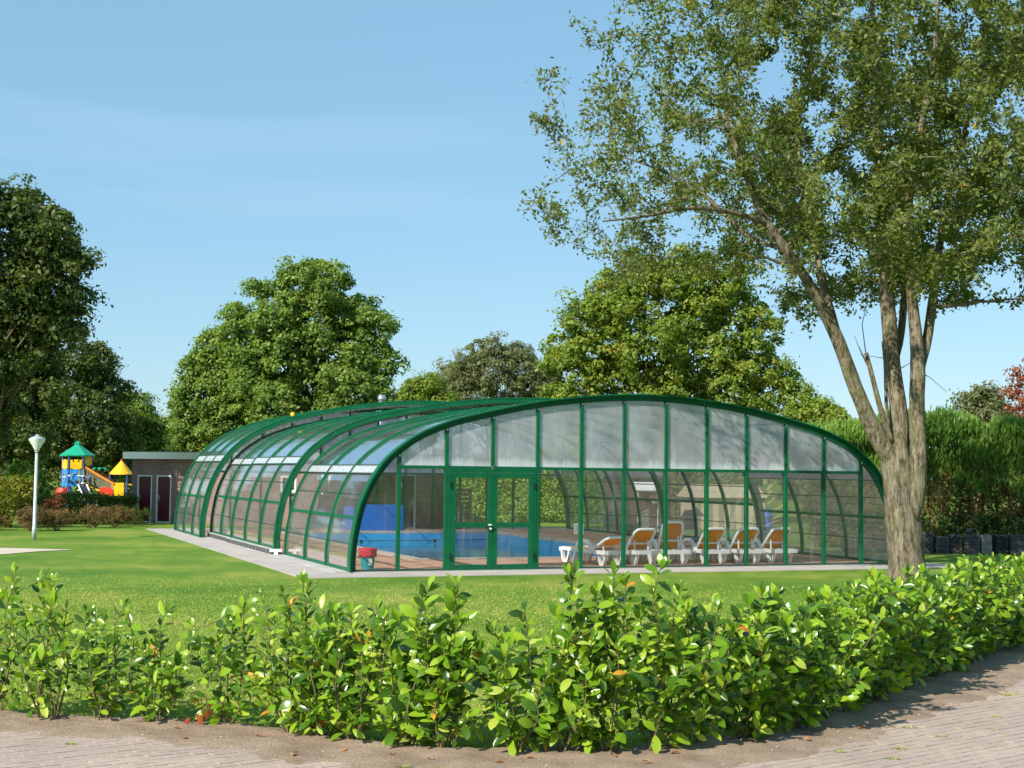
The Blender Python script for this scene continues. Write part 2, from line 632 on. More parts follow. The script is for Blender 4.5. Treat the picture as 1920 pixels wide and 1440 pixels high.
def pane_material(name, tint, milk, streak, gloss=.06, rough=.03, milk_col=(.72, .74, .76), base_band=0.0, fres=.75, blotch=.8):
    """clear or milky plastic pane: see-through + surface reflection + haze and dried run-off streaks"""
    m, nt, out = new_mat(name)
    tr = nt.nodes.new('ShaderNodeBsdfTransparent')
    tr.inputs[0].default_value = (*tint, 1)
    gl = nt.nodes.new('ShaderNodeBsdfGlossy')
    gl.inputs['Roughness'].default_value = rough
    gl.inputs['Color'].default_value = (.9, .92, .93, 1)
    df = nt.nodes.new('ShaderNodeBsdfDiffuse')
    df.inputs['Color'].default_value = (*milk_col, 1)
    tl = nt.nodes.new('ShaderNodeBsdfTranslucent')
    tl.inputs['Color'].default_value = (*milk_col, 1)
    milkys = mix_shader(nt, .5, df.outputs[0], tl.outputs[0])
    v = coords(nt, 'Object', (1, 1, .06))
    v2 = coords(nt, 'Object', (1, 1, .55))
    s1 = noise(nt, v, 9, 8, .75)
    s2 = noise(nt, v2, 1.3, 3, .5)
    rs = ramp(nt, [(.52, (0, 0, 0)), (.72, (1, 1, 1))])
    nt.links.new(s1, rs.inputs[0])
    rp = ramp(nt, [(.42, (0, 0, 0)), (.65, (1, 1, 1))])
    nt.links.new(s2, rp.inputs[0])
    sm = math_n(nt, 'MULTIPLY', rs.outputs[0], rp.outputs[0])
    fac = math_n(nt, 'MULTIPLY_ADD', sm, streak, milk)
    fac = math_n(nt, 'MULTIPLY_ADD', math_n(nt, 'SUBTRACT', s2, .5), milk * blotch, fac, clamp=True)
    if base_band:
        at = nt.nodes.new('ShaderNodeAttribute')
        at.attribute_name = 'tint'
        jag = math_n(nt, 'MULTIPLY_ADD', noise(nt, coords(nt, 'Object', (1, 1, .3)), 5, 4), .9, -.45)
        bb = math_n(nt, 'ADD', at.outputs['Fac'], jag)
        rb = ramp(nt, [(.55, (0, 0, 0)), (1.0, (1, 1, 1))])
        nt.links.new(bb, rb.inputs[0])
        fac = math_n(nt, 'MULTIPLY_ADD', rb.outputs[0], base_band, fac, clamp=True)
    sh = mix_shader(nt, fac, tr.outputs[0], milkys)
    lw = nt.nodes.new('ShaderNodeFresnel')
    lw.inputs['IOR'].default_value = 1.45
    gf = math_n(nt, 'MULTIPLY_ADD', lw.outputs[0], fres, gloss - .04 * fres, clamp=True)
    nt.links.new(mix_shader(nt, gf, sh, gl.outputs[0]), out.inputs[0])
pane_material('pane_front', (.99, .995, .995), .015, .15, .04, fres=.5)
pane_material('pane_door', (.99, .995, .995), .02, .30, .04, fres=.5)
pane_material('pane_frosted', (.93, .945, .955), .33, .42, .05, .12, (.84, .88, .93), .6, blotch=1.9)
pane_material('pane_side', (.975, .975, .97), .11, .12, .04, .05, (.78, .78, .78), fres=.38)
pane_material('pane_roof', (.965, .975, .985), .11, .06, .06, .10, (.82, .85, .88))

GREENS = {
    'leaf_oak': [(0, (.08, .14, .028)), (.45, (.15, .25, .046)), (.85, (.225, .325, .07)), (1, (.30, .32, .08))],
    'leaf_dark': [(0, (.035, .065, .016)), (.5, (.08, .125, .028)), (1, (.17, .205, .06))],  # dark tones also carry the shade on the left trees, put into the colour
    'leaf_olive': [(0, (.10, .16, .022)), (.5, (.185, .27, .036)), (.9, (.27, .33, .06)), (.97, (.33, .23, .02)), (1, (.40, .16, .02))],
    'leaf_grey': [(0, (.095, .12, .055)), (.5, (.165, .195, .09)), (1, (.24, .265, .14))],
    'leaf_big': [(0, (.055, .095, .018)), (.5, (.14, .185, .042)), (.9, (.235, .27, .085)), (.985, (.21, .20, .06)), (1, (.55, .28, .015))],
    'leaf_conifer': [(0, (.055, .125, .024)), (.5, (.135, .25, .045)), (1, (.26, .38, .085))],
    'leaf_hedge_low': [(0, (.05, .065, .02)), (.4, (.13, .145, .04)), (.65, (.26, .165, .06)), (1, (.36, .21, .09))],
    'leaf_ivy': [(0, (.03, .065, .016)), (.6, (.09, .15, .035)), (1, (.20, .25, .09))],
    'leaf_red': [(0, (.16, .06, .03)), (.6, (.30, .10, .06)), (1, (.36, .20, .11))],
    'leaf_heather': [(0, (.07, .075, .025)), (.35, (.15, .11, .045)), (.7, (.23, .15, .07)), (1, (.30, .21, .11))],
    'leaf_yellowgreen': [(0, (.08, .10, .012)), (.5, (.17, .20, .02)), (1, (.30, .28, .04))],
    'leaf_laurel_far': [(0, (.045, .10, .016)), (.5, (.12, .23, .03)), (1, (.25, .38, .09))],
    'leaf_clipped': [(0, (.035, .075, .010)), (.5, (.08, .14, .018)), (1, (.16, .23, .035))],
}
for k_, st_ in GREENS.items():
    leaf_mat(k_, st_, .38, .5, .3)
LAUREL = [(0, (.028, .078, .009)), (.28, (.08, .185, .012)), (.57, (.175, .33, .016)), (.86, (.31, .465, .03)), (1, (.44, .53, .09))]
leaf_mat('laurel_leaf', LAUREL, .40, .28, .5, True, (.16, .22, .07))
leaf_mat('laurel_leaf_inner', LAUREL, .40, .28, .5, False, (.16, .22, .07))
leaf_mat('laurel_yellow', [(0, (.55, .30, .02)), (1, (.50, .20, .03))], .3, .45, .3, True)
leaf_mat('laurel_red', [(0, (.42, .07, .03)), (1, (.5, .16, .07))], .3, .4, .3, True)
leaf_mat('dead_leaf', [(0, (.30, .12, .03)), (1, (.48, .26, .08))], .1, .7, .2, True)

# ------------------------------------------------------------------ frame of the enclosure (local x along the front wall, y into the depth)
YAW = R(21.44721)
ORG = np.array([-2.3793, 30.5641])
UX = np.array([math.cos(YAW), math.sin(YAW)])
VY = np.array([-math.sin(YAW), math.cos(YAW)])

def W2(x, y):
    p = ORG + UX * x + VY * y
    return float(p[0]), float(p[1])

def to_local(P):
    d = P[..., :2] - ORG
    return d @ UX, d @ VY

def struct(name, mb, mat, parent=None, smooth=False):
    o = mb.build(name, mat, parent, smooth)
    if parent is None:
        o['kind'] = 'structure'
    return o

def put_local(o):
    o.location = (ORG[0], ORG[1], 0)
    o.rotation_euler = (0, 0, YAW)
    return o

def quad(mb, x0, x1, y0, y1, z):
    mb.add([(x0, y0, z), (x1, y0, z), (x1, y1, z), (x0, y1, z)], [(0, 1, 2, 3)])

SPC = 1.06
XL, XR, YB = -1.07, 12.73, 21.0
XC = (XL + XR) / 2
AX0, AX1, AY0, AY1 = -2.35, 14.0, -1.25, 22.6

# lawn sheet round the apron, out to the horizon
g_ = MB()
BIG = 900
quad(g_, -BIG, BIG, -BIG, AY0 + .02, 0)
quad(g_, -BIG, BIG, AY1 - .02, BIG, 0)
quad(g_, -BIG, AX0 + .02, AY0 + .02, AY1 - .02, 0)
quad(g_, AX1 - .02, BIG, AY0 + .02, AY1 - .02, 0)
put_local(struct('lawn', g_, 'lawn'))

# concrete apron, slabs with thickness
g_ = MB()
def slab(mb, x0, x1, y0, y1, z0, z1):
    mb.box(((x0 + x1) / 2, (y0 + y1) / 2, (z0 + z1) / 2), (x1 - x0, y1 - y0, z1 - z0))
slab(g_, AX0, AX1, AY0, -.12, -.08, .014)
slab(g_, AX0, XL - .3, -.12, AY1, -.08, .014)
slab(g_, XR + .2, AX1, -.12, AY1, -.08, .014)
slab(g_, XL - .3, XR + .2, YB + .15, AY1, -.08, .014)
put_local(struct('apron', g_, 'apron'))
g_ = MB()
slab(g_, XL - .3, XL + .03, -.12, YB + .15, -.08, .03)
slab(g_, XR - .03, XR + .2, -.12, YB + .15, -.08, .03)
slab(g_, XL + .03, XR - .03, -.12, .05, -.08, .03)
slab(g_, XL + .03, XR - .03, YB - .05, YB + .15, -.08, .03)
put_local(struct('plinth', g_, 'plinth'))

# pool
PX0, PX1, PY0, PY1 = 1.85, 9.1, 4.1, 19.0
CW = .34
g_ = MB()
x0, x1, y0, y1 = XL + .03, XR - .03, .05, YB - .05
slab(g_, x0, PX0 - CW, y0, y1, -.08, .004)
slab(g_, PX1 + CW, x1, y0, y1, -.08, .004)
slab(g_, PX0 - CW, PX1 + CW, y0, PY0 - CW, -.08, .004)
slab(g_, PX0 - CW, PX1 + CW, PY1 + CW, y1, -.08, .004)
deck = put_local(struct('pool_deck', g_, 'tile_joint'))
# tiles: nearest 300 single, the rest one part
TS = .60
tm = MB().box((0, 0, .012), (TS - .035, TS - .035, .028), taper=.99).mesh('tile', 'tile_red')
cand = []
nx = int((x1 - x0) / TS)
ny = int((y1 - y0) / TS)
for i in range(nx):
    for j in range(ny):
        cx, cy = x0 + (i + .5) * (x1 - x0) / nx, y0 + (j + .5) * (y1 - y0) / ny
        if PX0 - CW - TS * .45 < cx < PX1 + CW + TS * .45 and PY0 - CW - TS * .45 < cy < PY1 + CW + TS * .45:
            continue
        wx, wy = W2(cx, cy)
        cand.append((math.hypot(wx, wy), cx, cy))
cand.sort()
rest = MB()
for k, (d_, cx, cy) in enumerate(cand):
    if k < 300:
        link_mesh('tile', tm, deck, (cx, cy, random.uniform(-.002, .003)), (random.uniform(-.003, .003), random.uniform(-.003, .003), 0),
                  ((x1 - x0) / nx / TS, (y1 - y0) / ny / TS, 1))
    else:
        rest.box((cx, cy, .012), (TS - .035, TS - .035, .028), taper=.99)
rest.build('tile_field', 'tile_red', deck, kind='stuff')
# coping stones
cn = 0
for a, b, fixed, horiz in ((PX0 - CW, PX1 + CW, PY0 - CW / 2, True), (PX0 - CW, PX1 + CW, PY1 + CW / 2, True), (PY0, PY1, PX0 - CW / 2, False), (PY0, PY1, PX1 + CW / 2, False)):
    n = int((b - a) / .75)
    L = (b - a) / n
    key = 'coping_%s_%.4f' % (horiz, L)
    me = bpy.data.meshes.get(key) or MB().box((0, 0, 0), ((L - .012, CW - .012, .07) if horiz else (CW - .012, L - .012, .07)), taper=.985).mesh(key, 'coping')
    for k in range(n):
        c = a + (k + .5) * L
        link_mesh('coping_stone', me, deck, (c, fixed, .006) if horiz else (fixed, c, .006))
# basin and water
g_ = MB()
WT = .2
for (bx0, bx1, by0, by1) in ((PX0 - WT, PX0, PY0 - WT, PY1 + WT), (PX1, PX1 + WT, PY0 - WT, PY1 + WT), (PX0, PX1, PY0 - WT, PY0), (PX0, PX1, PY1, PY1 + WT)):
    slab(g_, bx0, bx1, by0, by1, -1.6, -.032)
slab(g_, PX0, PX1, PY0, PY1, -1.7, -1.6)
basin = put_local(struct('pool_basin', g_, 'pool_liner'))
# inlets in the pool wall
for yy in (6.4, 8.9, 11.6, 14.6):
    fr = MB().box((PX1 - .012, yy, -.2), (.03, .2, .17)).build('inlet_frame', 'white_plastic', basin)
    MB().box((PX1 - .03, yy, -.2), (.012, .09, .10)).build('inlet_slot', 'black_plastic', basin)
g_ = MB()
WL = -.33
gx, gy = np.meshgrid(np.linspace(PX0 + .002, PX1 - .002, 20), np.linspace(PY0 + .002, PY1 - .002, 40), indexing='ij')
vv = np.stack([gx.ravel(), gy.ravel(), np.full(gx.size, WL)], 1)
ff = [(i * 40 + j, (i + 1) * 40 + j, (i + 1) * 40 + j + 1, i * 40 + j + 1) for i in range(19) for j in range(39)]
g_.add(vv, ff)
put_local(struct('pool_water', g_, 'water', smooth=True))
# rope with floats across the pool near its far end
rp = thing('pool_rope', 'dark rope stretched across the far end of the blue pool', 'rope')
put_local(rp)
MB().tube([(PX0 + .02, 17.6, -.19), (3.6, 17.6, -.215), (5.5, 17.6, -.22), (7.4, 17.6, -.215), (PX1 - .02, 17.6, -.19)], .014, 6).build('line', 'black_plastic', rp)
for xx in (4.1, 6.7):
    MB().lathe([(.02, -.07), (.05, -.04), (.05, .04), (.02, .07)], 8, (xx, 17.6, -.24)).build('float', 'black_plastic', rp)

# sandy path corner on the left lawn
g_ = MB()
pp = [(-11.3, 37.4), (-11.9, 36.5), (-12.3, 35.2), (-12.6, 34.3), (-13.6, 33.4), (-16, 32.6), (-22, 32.2), (-22, 38.6), (-16, 38.1), (-13.3, 37.8)]
g_.add([(x, y, .012) for x, y in pp], [tuple(range(len(pp)))])
g_.v = g_.v
struct('sand_path', g_, 'sand_path')

# ------------------------------------------------------------------ foreground: hedge line, soil strip, paved path
HEDGE = smooth_curve([(-5.4, 12.75), (-4.6, 12.6), (-3.86, 12.3), (-2.6, 12.12), (-1.5, 11.55), (-.55, 11.1), (.5, 11.05), (1.41, 11.4), (2.63, 12.46), (4.2, 14.9), (5.26, 16.6), (6.5, 18.45), (8.0, 20.6), (9.0, 22.0)], 400)
EDGE = smooth_curve([(-7.0, 12.3), (-5.4, 11.95), (-4.05, 11.6), (-2.69, 11.22), (-1.53, 10.66), (-.4, 10.2), (.7, 10.05), (1.75, 10.6), (2.75, 11.58), (4.2, 13.5), (5.43, 15.25), (7.0, 17.5), (9.2, 20.4), (10.2, 21.7)], 400)
_tan = np.gradient(HEDGE, axis=0)
_nrm = unit(np.stack([-_tan[:, 1], _tan[:, 0]], 1))        # away from the camera side
LEDGE = HEDGE + _nrm * (.28 + .10 * (vnoise(np.linspace(0, 40, 400), np.zeros(400), 3)[:, None] - .5))
NS, NC = 400, 44
tt = np.linspace(0, 1, NC)
_out = unit(EDGE - LEDGE)
P0 = LEDGE
P1 = EDGE + _out * .9
G = P0[:, None, :] * (1 - tt)[None, :, None] + P1[:, None, :] * tt[None, :, None]
dE = np.linalg.norm(G - EDGE[:, None, :], axis=2) * np.sign(((G - EDGE[:, None, :]) * _out[:, None, :]).sum(2))
z = .045 - .055 / (1 + np.exp(-(dE - .12) * 7))
fb = np.minimum(tt[None, :] * 8, 1.0)
z = z * fb - .012 * (1 - fb)
z = z + .022 * (vnoise(G[..., 0] * 3.1, G[..., 1] * 3.1, 1) - .5) + .02 * (vnoise(G[..., 0] * 9, G[..., 1] * 9, 2) - .5) + .012 * (vnoise(G[..., 0] * 26, G[..., 1] * 26, 5) - .5)
z[:, -1] = -.03
V = np.concatenate([G, z[..., None]], 2).reshape(-1, 3)
ii, jj = np.meshgrid(np.arange(NS - 1), np.arange(NC - 1), indexing='ij')
a = (ii * NC + jj).ravel()
F = np.stack([a, a + NC, a + NC + 1, a + 1], 1)[:, ::-1]
so = bpy.data.objects.new('soil_bed', np_mesh('soil_bed', V, F, 'soil', None, True))
COL.objects.link(so)
so['kind'] = 'structure'
SOIL_V = V

# the path: sand bed plus bricks
g_ = MB()
poly = [(p[0], p[1], .0235) for p in EDGE[::8]] + [(14, 20, .0235), (14, -8, .0235), (-14, -8, .0235), (-14, 13.2, .0235)]
g_.add(poly, [tuple(range(len(poly)))[::-1]])
path = struct('path', g_, 'soil')
bm_ = MB().box((0, 0, 0), (.204, .099, .05), taper=.975).mesh('paver_brick', 'paver')
ang = R(38)
ca, sa = math.cos(ang), math.sin(ang)
cells = []
from bisect import bisect
ex, ey = EDGE[:, 0], EDGE[:, 1]
for i in range(-70, 70):
    for j in range(-120, 130):
        lx = (i + (.5 if j % 2 else 0)) * .21
        ly = j * .105
        X, Y = lx * ca - ly * sa + 1.0, lx * sa + ly * ca + 12.0
        if not (-6 < X < 9 and 9.6 < Y < 20):
            continue
        if abs(X) > .372 * Y + .35:
            continue
        if Y > np.interp(X, ex, ey) + .25:
            continue
        cells.append((math.hypot(X, Y), X, Y))
cells.sort()
# those lying clear of the soil show first
vis = [c for c in cells if c[2] < np.interp(c[1], ex, ey) - .02]
hid = [c for c in cells if c[2] >= np.interp(c[1], ex, ey) - .02]
rest = MB()
for k, (d_, X, Y) in enumerate(vis + hid):
    zz = .004 + random.uniform(-.002, .002)
    if k < 300:
        link_mesh('brick', bm_, path, (X, Y, zz), (random.uniform(-.008, .008), random.uniform(-.008, .008), ang + random.uniform(-.015, .015)))
    else:
        rest.box((X, Y, zz), (.204, .099, .05), rz=ang, taper=.975)
if rest.v:
    rest.build('brick_field', 'paver', path, kind='stuff')

# ------------------------------------------------------------------ the pool enclosure
HALF = smooth_curve([(6.88, 0), (6.88, .30), (6.83, .75), (6.70, 1.35), (6.50, 1.83), (6.34, 2.10), (6.14, 2.36), (5.90, 2.58), (5.47, 2.88), (4.95, 3.12), (4.35, 3.31), (3.0, 3.62), (2.0, 3.78), (1.0, 3.885), (0, 3.93)], 160)
HS = np.r_[0, np.cumsum(np.linalg.norm(np.diff(HALF, axis=0), axis=1))]
HLEN = HS[-1]

def half_at(s, o=0.0):
    """half profile at arc length s, pushed outward by o"""
    s = np.asarray(s, float)
    d = np.interp(s, HS, HALF[:, 0])
    zz = np.interp(s, HS, HALF[:, 1])
    e = 1e-2
    td = np.interp(s + e, HS, HALF[:, 0]) - np.interp(s - e, HS, HALF[:, 0])
    tz = np.interp(s + e, HS, HALF[:, 1]) - np.interp(s - e, HS, HALF[:, 1])
    L = np.hypot(td, tz)
    nd, nz = tz / L, -td / L
    top = s > HLEN - .02
    nd = np.where(top, 0, nd)
    nz = np.where(top, 1, nz)
    return d + nd * o, zz + nz * o

def s_of_z(zv):
    return float(np.interp(zv, HALF[:, 1], HS))

S_RAIL, S_STRIP0, S_STRIP1 = s_of_z(1.13), s_of_z(2.08), s_of_z(2.24)
S_SEAM = [s_of_z(2.95), s_of_z(3.42)]

def arch_pts(o, n=44, zb=0.0):
    s = np.linspace(0, HLEN, n)
    d, zz = half_at(s, o)
    zz = zz + zb * (1 - s / HLEN)
    left = np.stack([XC - d, zz], 1)
    right = np.stack([XC + d, zz], 1)[::-1][1:]
    return np.vstack([left, right])

enc = thing('pool_enclosure', 'arched telescopic swimming pool enclosure of green frames and clear panes', 'pool enclosure')
put_local(enc)

def arch_rib(name, y, w, depth, o, zb=0.0, mat='green_paint', n=40):
    """arch with rectangular section: outer face at offset o, depth inward"""
    A = arch_pts(o, n, zb)
    B = arch_pts(o - depth, n, zb)
    A[0, 1] = B[0, 1] = A[-1, 1] = B[-1, 1] = zb
    v = []
    for (ax, az), (bx, bz) in zip(A, B):
        v += [(ax, y - w / 2, az), (ax, y + w / 2, az), (bx, y + w / 2, bz), (bx, y - w / 2, bz)]
    m = len(A)
    f = []
    for i in range(m - 1):
        for k in range(4):
            f.append((i * 4 + k, (i + 1) * 4 + k, (i + 1) * 4 + (k + 1) % 4, i * 4 + (k + 1) % 4))
    f.append((0, 1, 2, 3))
    f.append(tuple((m - 1) * 4 + k for k in (3, 2, 1, 0)))
    return MB().add(v, f).build(name, mat, enc)

def curved_pane(y0, y1, s0, s1, o, zb, side, mat, name='pane', t=.012):
    n = max(3, int((s1 - s0) / .22) + 2)
    s = np.linspace(s0, s1, n)
    v = []
    for oo in (o, o - t):
        d, zz = half_at(s, oo)
        zz = zz + zb * (1 - s / HLEN)
        for yy in (y0, y1):
            v += [(XC + side * dd, yy, z_) for dd, z_ in zip(d, zz)]
    f = []
    def q(b0, b1, flip):
        for i in range(n - 1):
            r = (b0 + i, b1 + i, b1 + i + 1, b0 + i + 1)
            f.append(r[::-1] if flip else r)
    q(0, n, side > 0)
    q(2 * n, 3 * n, side < 0)
    q(0, 2 * n, side < 0)
    q(n, 3 * n, side > 0)
    f.append((0, n, 3 * n, 2 * n))
    f.append((n - 1, 2 * n - 1, 4 * n - 1, 3 * n - 1))
    return MB().add(v, f).build(name, mat, enc, smooth=False)

def side_bar(y0, y1, s, o, zb, side, h, d, mat, name):
    """bar running along the depth, following the profile at arc length s"""
    e = .02
    pts = []
    for ss in (s - h / 2, s + h / 2):
        for oo in (o, o - d):
            dd, zz = half_at(np.array([ss]), oo)
            pts.append((XC + side * dd[0], zz[0] + zb * (1 - ss / HLEN)))
    (a, b, c, d_) = pts
    ring = [a, c, d_, b]
    v = [(p[0], y0, p[1]) for p in ring] + [(p[0], y1, p[1]) for p in ring]
    f = [(0, 1, 2, 3), (7, 6, 5, 4)] + [(k, 4 + k, 4 + (k + 1) % 4, (k + 1) % 4) for k in range(4)]
    if side < 0:
        f = [q[::-1] for q in f]
    return MB().add(v, f).build(name, mat, enc)

screws = MB()
def screw(p, r=.011):
    x, y, zz = p
    screws.add([(x + r, y, zz), (x, y + r, zz), (x - r, y, zz), (x, y - r, zz), (x, y, zz + r), (x, y, zz - r)],
               [(0, 1, 4), (1, 2, 4), (2, 3, 4), (3, 0, 4), (1, 0, 5), (2, 1, 5), (3, 2, 5), (0, 3, 5)])

# sections: outward offset, base height, rib stations
SECT = [(0.0, 0.03, [0.0, 2.06, 4.12, 6.18]),
        (0.20, 0.16, [6.42, 8.42, 10.40, 12.36]),
        (0.17, 0.16, [12.52, 14.25, 16.0]),
        (0.52, 0.03, [15.75, 17.5, 19.25, 21.0])]
for si, (o, zb, ys) in enumerate(SECT):
    for k, yy in enumerate(ys):
        first = k == 0 and si != 2
        last = si == 3 and k == len(ys) - 1
        if first or last:
            arch_rib('end_arch', yy + .015, .11, .12, o + .0, zb, n=60)
            fw = .22 if si == 0 else .12
            arch_rib('arch_flange', yy - fw / 2 + .07, fw, .03, o + .03, zb, n=60)
            arch_rib('arch_lip', yy - .05, .02, .025, o - .098, zb, n=60)
            for sgn in (-1, 1):
                for ss in np.arange(.12, HLEN, 1.05):
                    for q in (0, .07):
                        dd, zz = half_at(np.array([ss + q]), o - .06)
                        screw((XC + sgn * dd[0], yy - .045, zz[0] + zb * (1 - ss / HLEN)))
        else:
            arch_rib('rib', yy, .07, .09, o + .012, zb)
        for sgn in (-1, 1):
            for ss in [.1] + list(np.arange(3.0, HLEN, 1.1)):
                dd, zz = half_at(np.array([ss]), o + .03 if first else o + .014)
                screw((XC + sgn * dd[0], yy, zz[0] + zb * (1 - ss / HLEN)))
    for k in range(len(ys) - 1):
        a, b = ys[k] + .042, ys[k + 1] - .042
        if k == 0 and si != 2:
            a += .042
        for sgn in (-1, 1):
            po = o - .035
            curved_pane(a, b, .05, S_RAIL - .02, po, zb, sgn, 'pane_side')
            curved_pane(a, b, S_RAIL + .02, S_STRIP0, po, zb, sgn, 'pane_side')
            curved_pane(a, b, S_STRIP1, S_SEAM[0] - .006, po, zb, sgn, 'pane_roof')
            curved_pane(a, b, S_SEAM[0] + .006, S_SEAM[1] - .006, po, zb, sgn, 'pane_roof')
            curved_pane(a, b, S_SEAM[1] + .006, HLEN - .04, po, zb, sgn, 'pane_roof')
            side_bar(a, b, .03, o - .005, zb, sgn, .06, .08, 'green_paint', 'sill_rail')
            side_bar(a, b, S_RAIL, o - .012, zb, sgn, .065, .07, 'green_paint', 'side_rail')
            side_bar(a, b, (S_STRIP0 + S_STRIP1) / 2, o - .012, zb, sgn, S_STRIP1 - S_STRIP0, .05, 'gutter', 'gutter_strip')
            side_bar(a, b, S_STRIP0 - .012, o + .004, zb, sgn, .024, .07, 'green_dark_seal', 'seal')
            side_bar(a, b, S_STRIP1 + .012, o + .004, zb, sgn, .02, .05, 'green_dark_seal', 'seal')
            for ss in (S_RAIL / 2, (S_RAIL + S_STRIP0) / 2):
                side_bar(a, b, ss, o - .028, zb, sgn, .018, .03, 'green_dark_seal', 'seal')
            for ss in S_SEAM:
                side_bar(a, b, ss, o - .026, zb, sgn, .022, .03, 'green_dark_seal', 'seal')
        # ridge bar, where both halves meet
        zr = 3.93 + o
        MB().box((XC, (a + b) / 2, zr - .03), (.10, b - a, .06)).build('ridge_bar', 'green_paint', enc)
    # brush seal hanging from the larger section towards the smaller one
for yy, o, zb in ((6.50, .20, .16), (15.84, .52, .03)):
    arch_rib('brush_seal', yy + .05, .02, .07, o - .10, zb, 'brush', 60)
screws.build('screws', 'aluminium', enc, kind='stuff')

# running rails of the two raised sections
for (xo, ya, yb) in ((.20, 6.30, 12.42), (.14, 12.42, 16.1)):
    for sgn in (-1, 1):
        xb = XC + sgn * (6.88 + xo)
        rail = MB().box((xb, (ya + yb) / 2, .082), (.20, yb - ya, .13)).build('running_rail', 'rail_dark', enc)
        MB().box((xb, (ya + yb) / 2, .1565), (.24, yb - ya + .02, .018)).build('rail_cap', 'plinth', enc)
        n = int((yb - ya) / .42)
        for k in range(n):
            MB().box((xb + sgn * .102, ya + (k + .5) * (yb - ya) / n, .08), (.012, .02, .11)).build('rail_bracket', 'grey_metal', rail)
        MB().box((xb + sgn * .0, ya - .03, .13), (.30, .05, .06)).build('rail_end', 'white_plastic', enc)
        MB().box((xb + sgn * .0, ya - .03, .07), (.10, .045, .08)).build('rail_end', 'white_plastic', enc)

# front wall
RZ = 2.235
def zin(x, o=0.0):
    """underside of the front arch at local x"""
    A = arch_pts(o - .115, 90, .03)
    h = len(A) // 2
    if x <= XC:
        return float(np.interp(x, A[:h + 1, 0], A[:h + 1, 1]))
    return float(np.interp(-x, -A[::-1][:h + 1, 0], A[::-1][:h + 1, 1]))

def wall_pane(x0, x1, z0, z1, y, mat, top_arch=False, parent=enc, name='pane', t=.012, o=0.0):
    """flat pane in the wall plane, upper edge straight or following the arch"""
    nx = 10 if top_arch else 2
    xs = np.linspace(x0, x1, nx)
    rows = [0, .12, .25, .45, .7, 1.0] if top_arch else [0, 1.0]
    v, tints = [], []
    for yy in (y - t / 2, y + t / 2):
        for x in xs:
            zt = max(z0 + .01, zin(x, o) + .02) if top_arch else z1
            for r in rows:
                zz = z0 + (zt - z0) * r
                v.append((x, yy, zz))
                tints.append(max(0, 1 - (zz - z0) / .40))
    m = len(rows)
    f = []
    H = nx * m
    for i in range(nx - 1):
        for j in range(m - 1):
            q = (i * m + j, (i + 1) * m + j, (i + 1) * m + j + 1, i * m + j + 1)
            f.append(q)
            f.append(tuple(k + H for k in q[::-1]))
    for i in range(nx - 1):
        f.append((i * m, H + i * m, H + (i + 1) * m, (i + 1) * m))
        f.append((i * m + m - 1, (i + 1) * m + m - 1, H + (i + 1) * m + m - 1, H + i * m + m - 1))
    for i in (0, nx - 1):
        for j in range(m - 1):
            f.append((i * m + j, i * m + j + 1, H + i * m + j + 1, H + i * m + j))
    ob = MB().add(v, f).build(name, mat, parent)
    a_ = ob.data.attributes.new('tint', 'FLOAT', 'POINT')
    a_.data.foreach_set('value', np.array(tints, np.float32))
    return ob

MW = .075
for k in range(12):
    x = k * SPC
    zt = zin(x) + .015
    w = MW
    lo = .03
    if k == 2:
        lo = RZ + .04
    MB().box((x, 0, (lo + zt) / 2), (w, .09, zt - lo)).build('mullion', 'green_paint', enc)
    # sill foot and head bracket, proud of the bar
    MB().box((x, -.052, zt - .05), (.03, .012, .035)).build('head_bracket', 'aluminium', enc)
for k in range(11):
    x0, x1 = k * SPC + MW / 2, (k + 1) * SPC - MW / 2
    MB().box(((x0 + x1) / 2, 0, RZ), (x1 - x0, .08, .068)).build('rail', 'green_paint', enc)
    wall_pane(x0, x1, RZ + .034, None, .005, 'pane_frosted', True)
    if k in (1, 2):
        continue
    wall_pane(x0, x1, .065, RZ - .034, .005, 'pane_front')
    MB().box(((x0 + x1) / 2, .002, .047), (x1 - x0, .07, .034)).build('sill', 'green_dark_seal', enc)
# ends beside the outermost mullions
for xa, xb in ((XL + .16, -MW / 2), (11 * SPC + MW / 2, XR - .16)):
    wall_pane(xa, xb, .065, None, .005, 'pane_front', True)
    MB().box(((xa + xb) / 2, .002, .047), (xb - xa, .07, .034)).build('sill', 'green_dark_seal', enc)

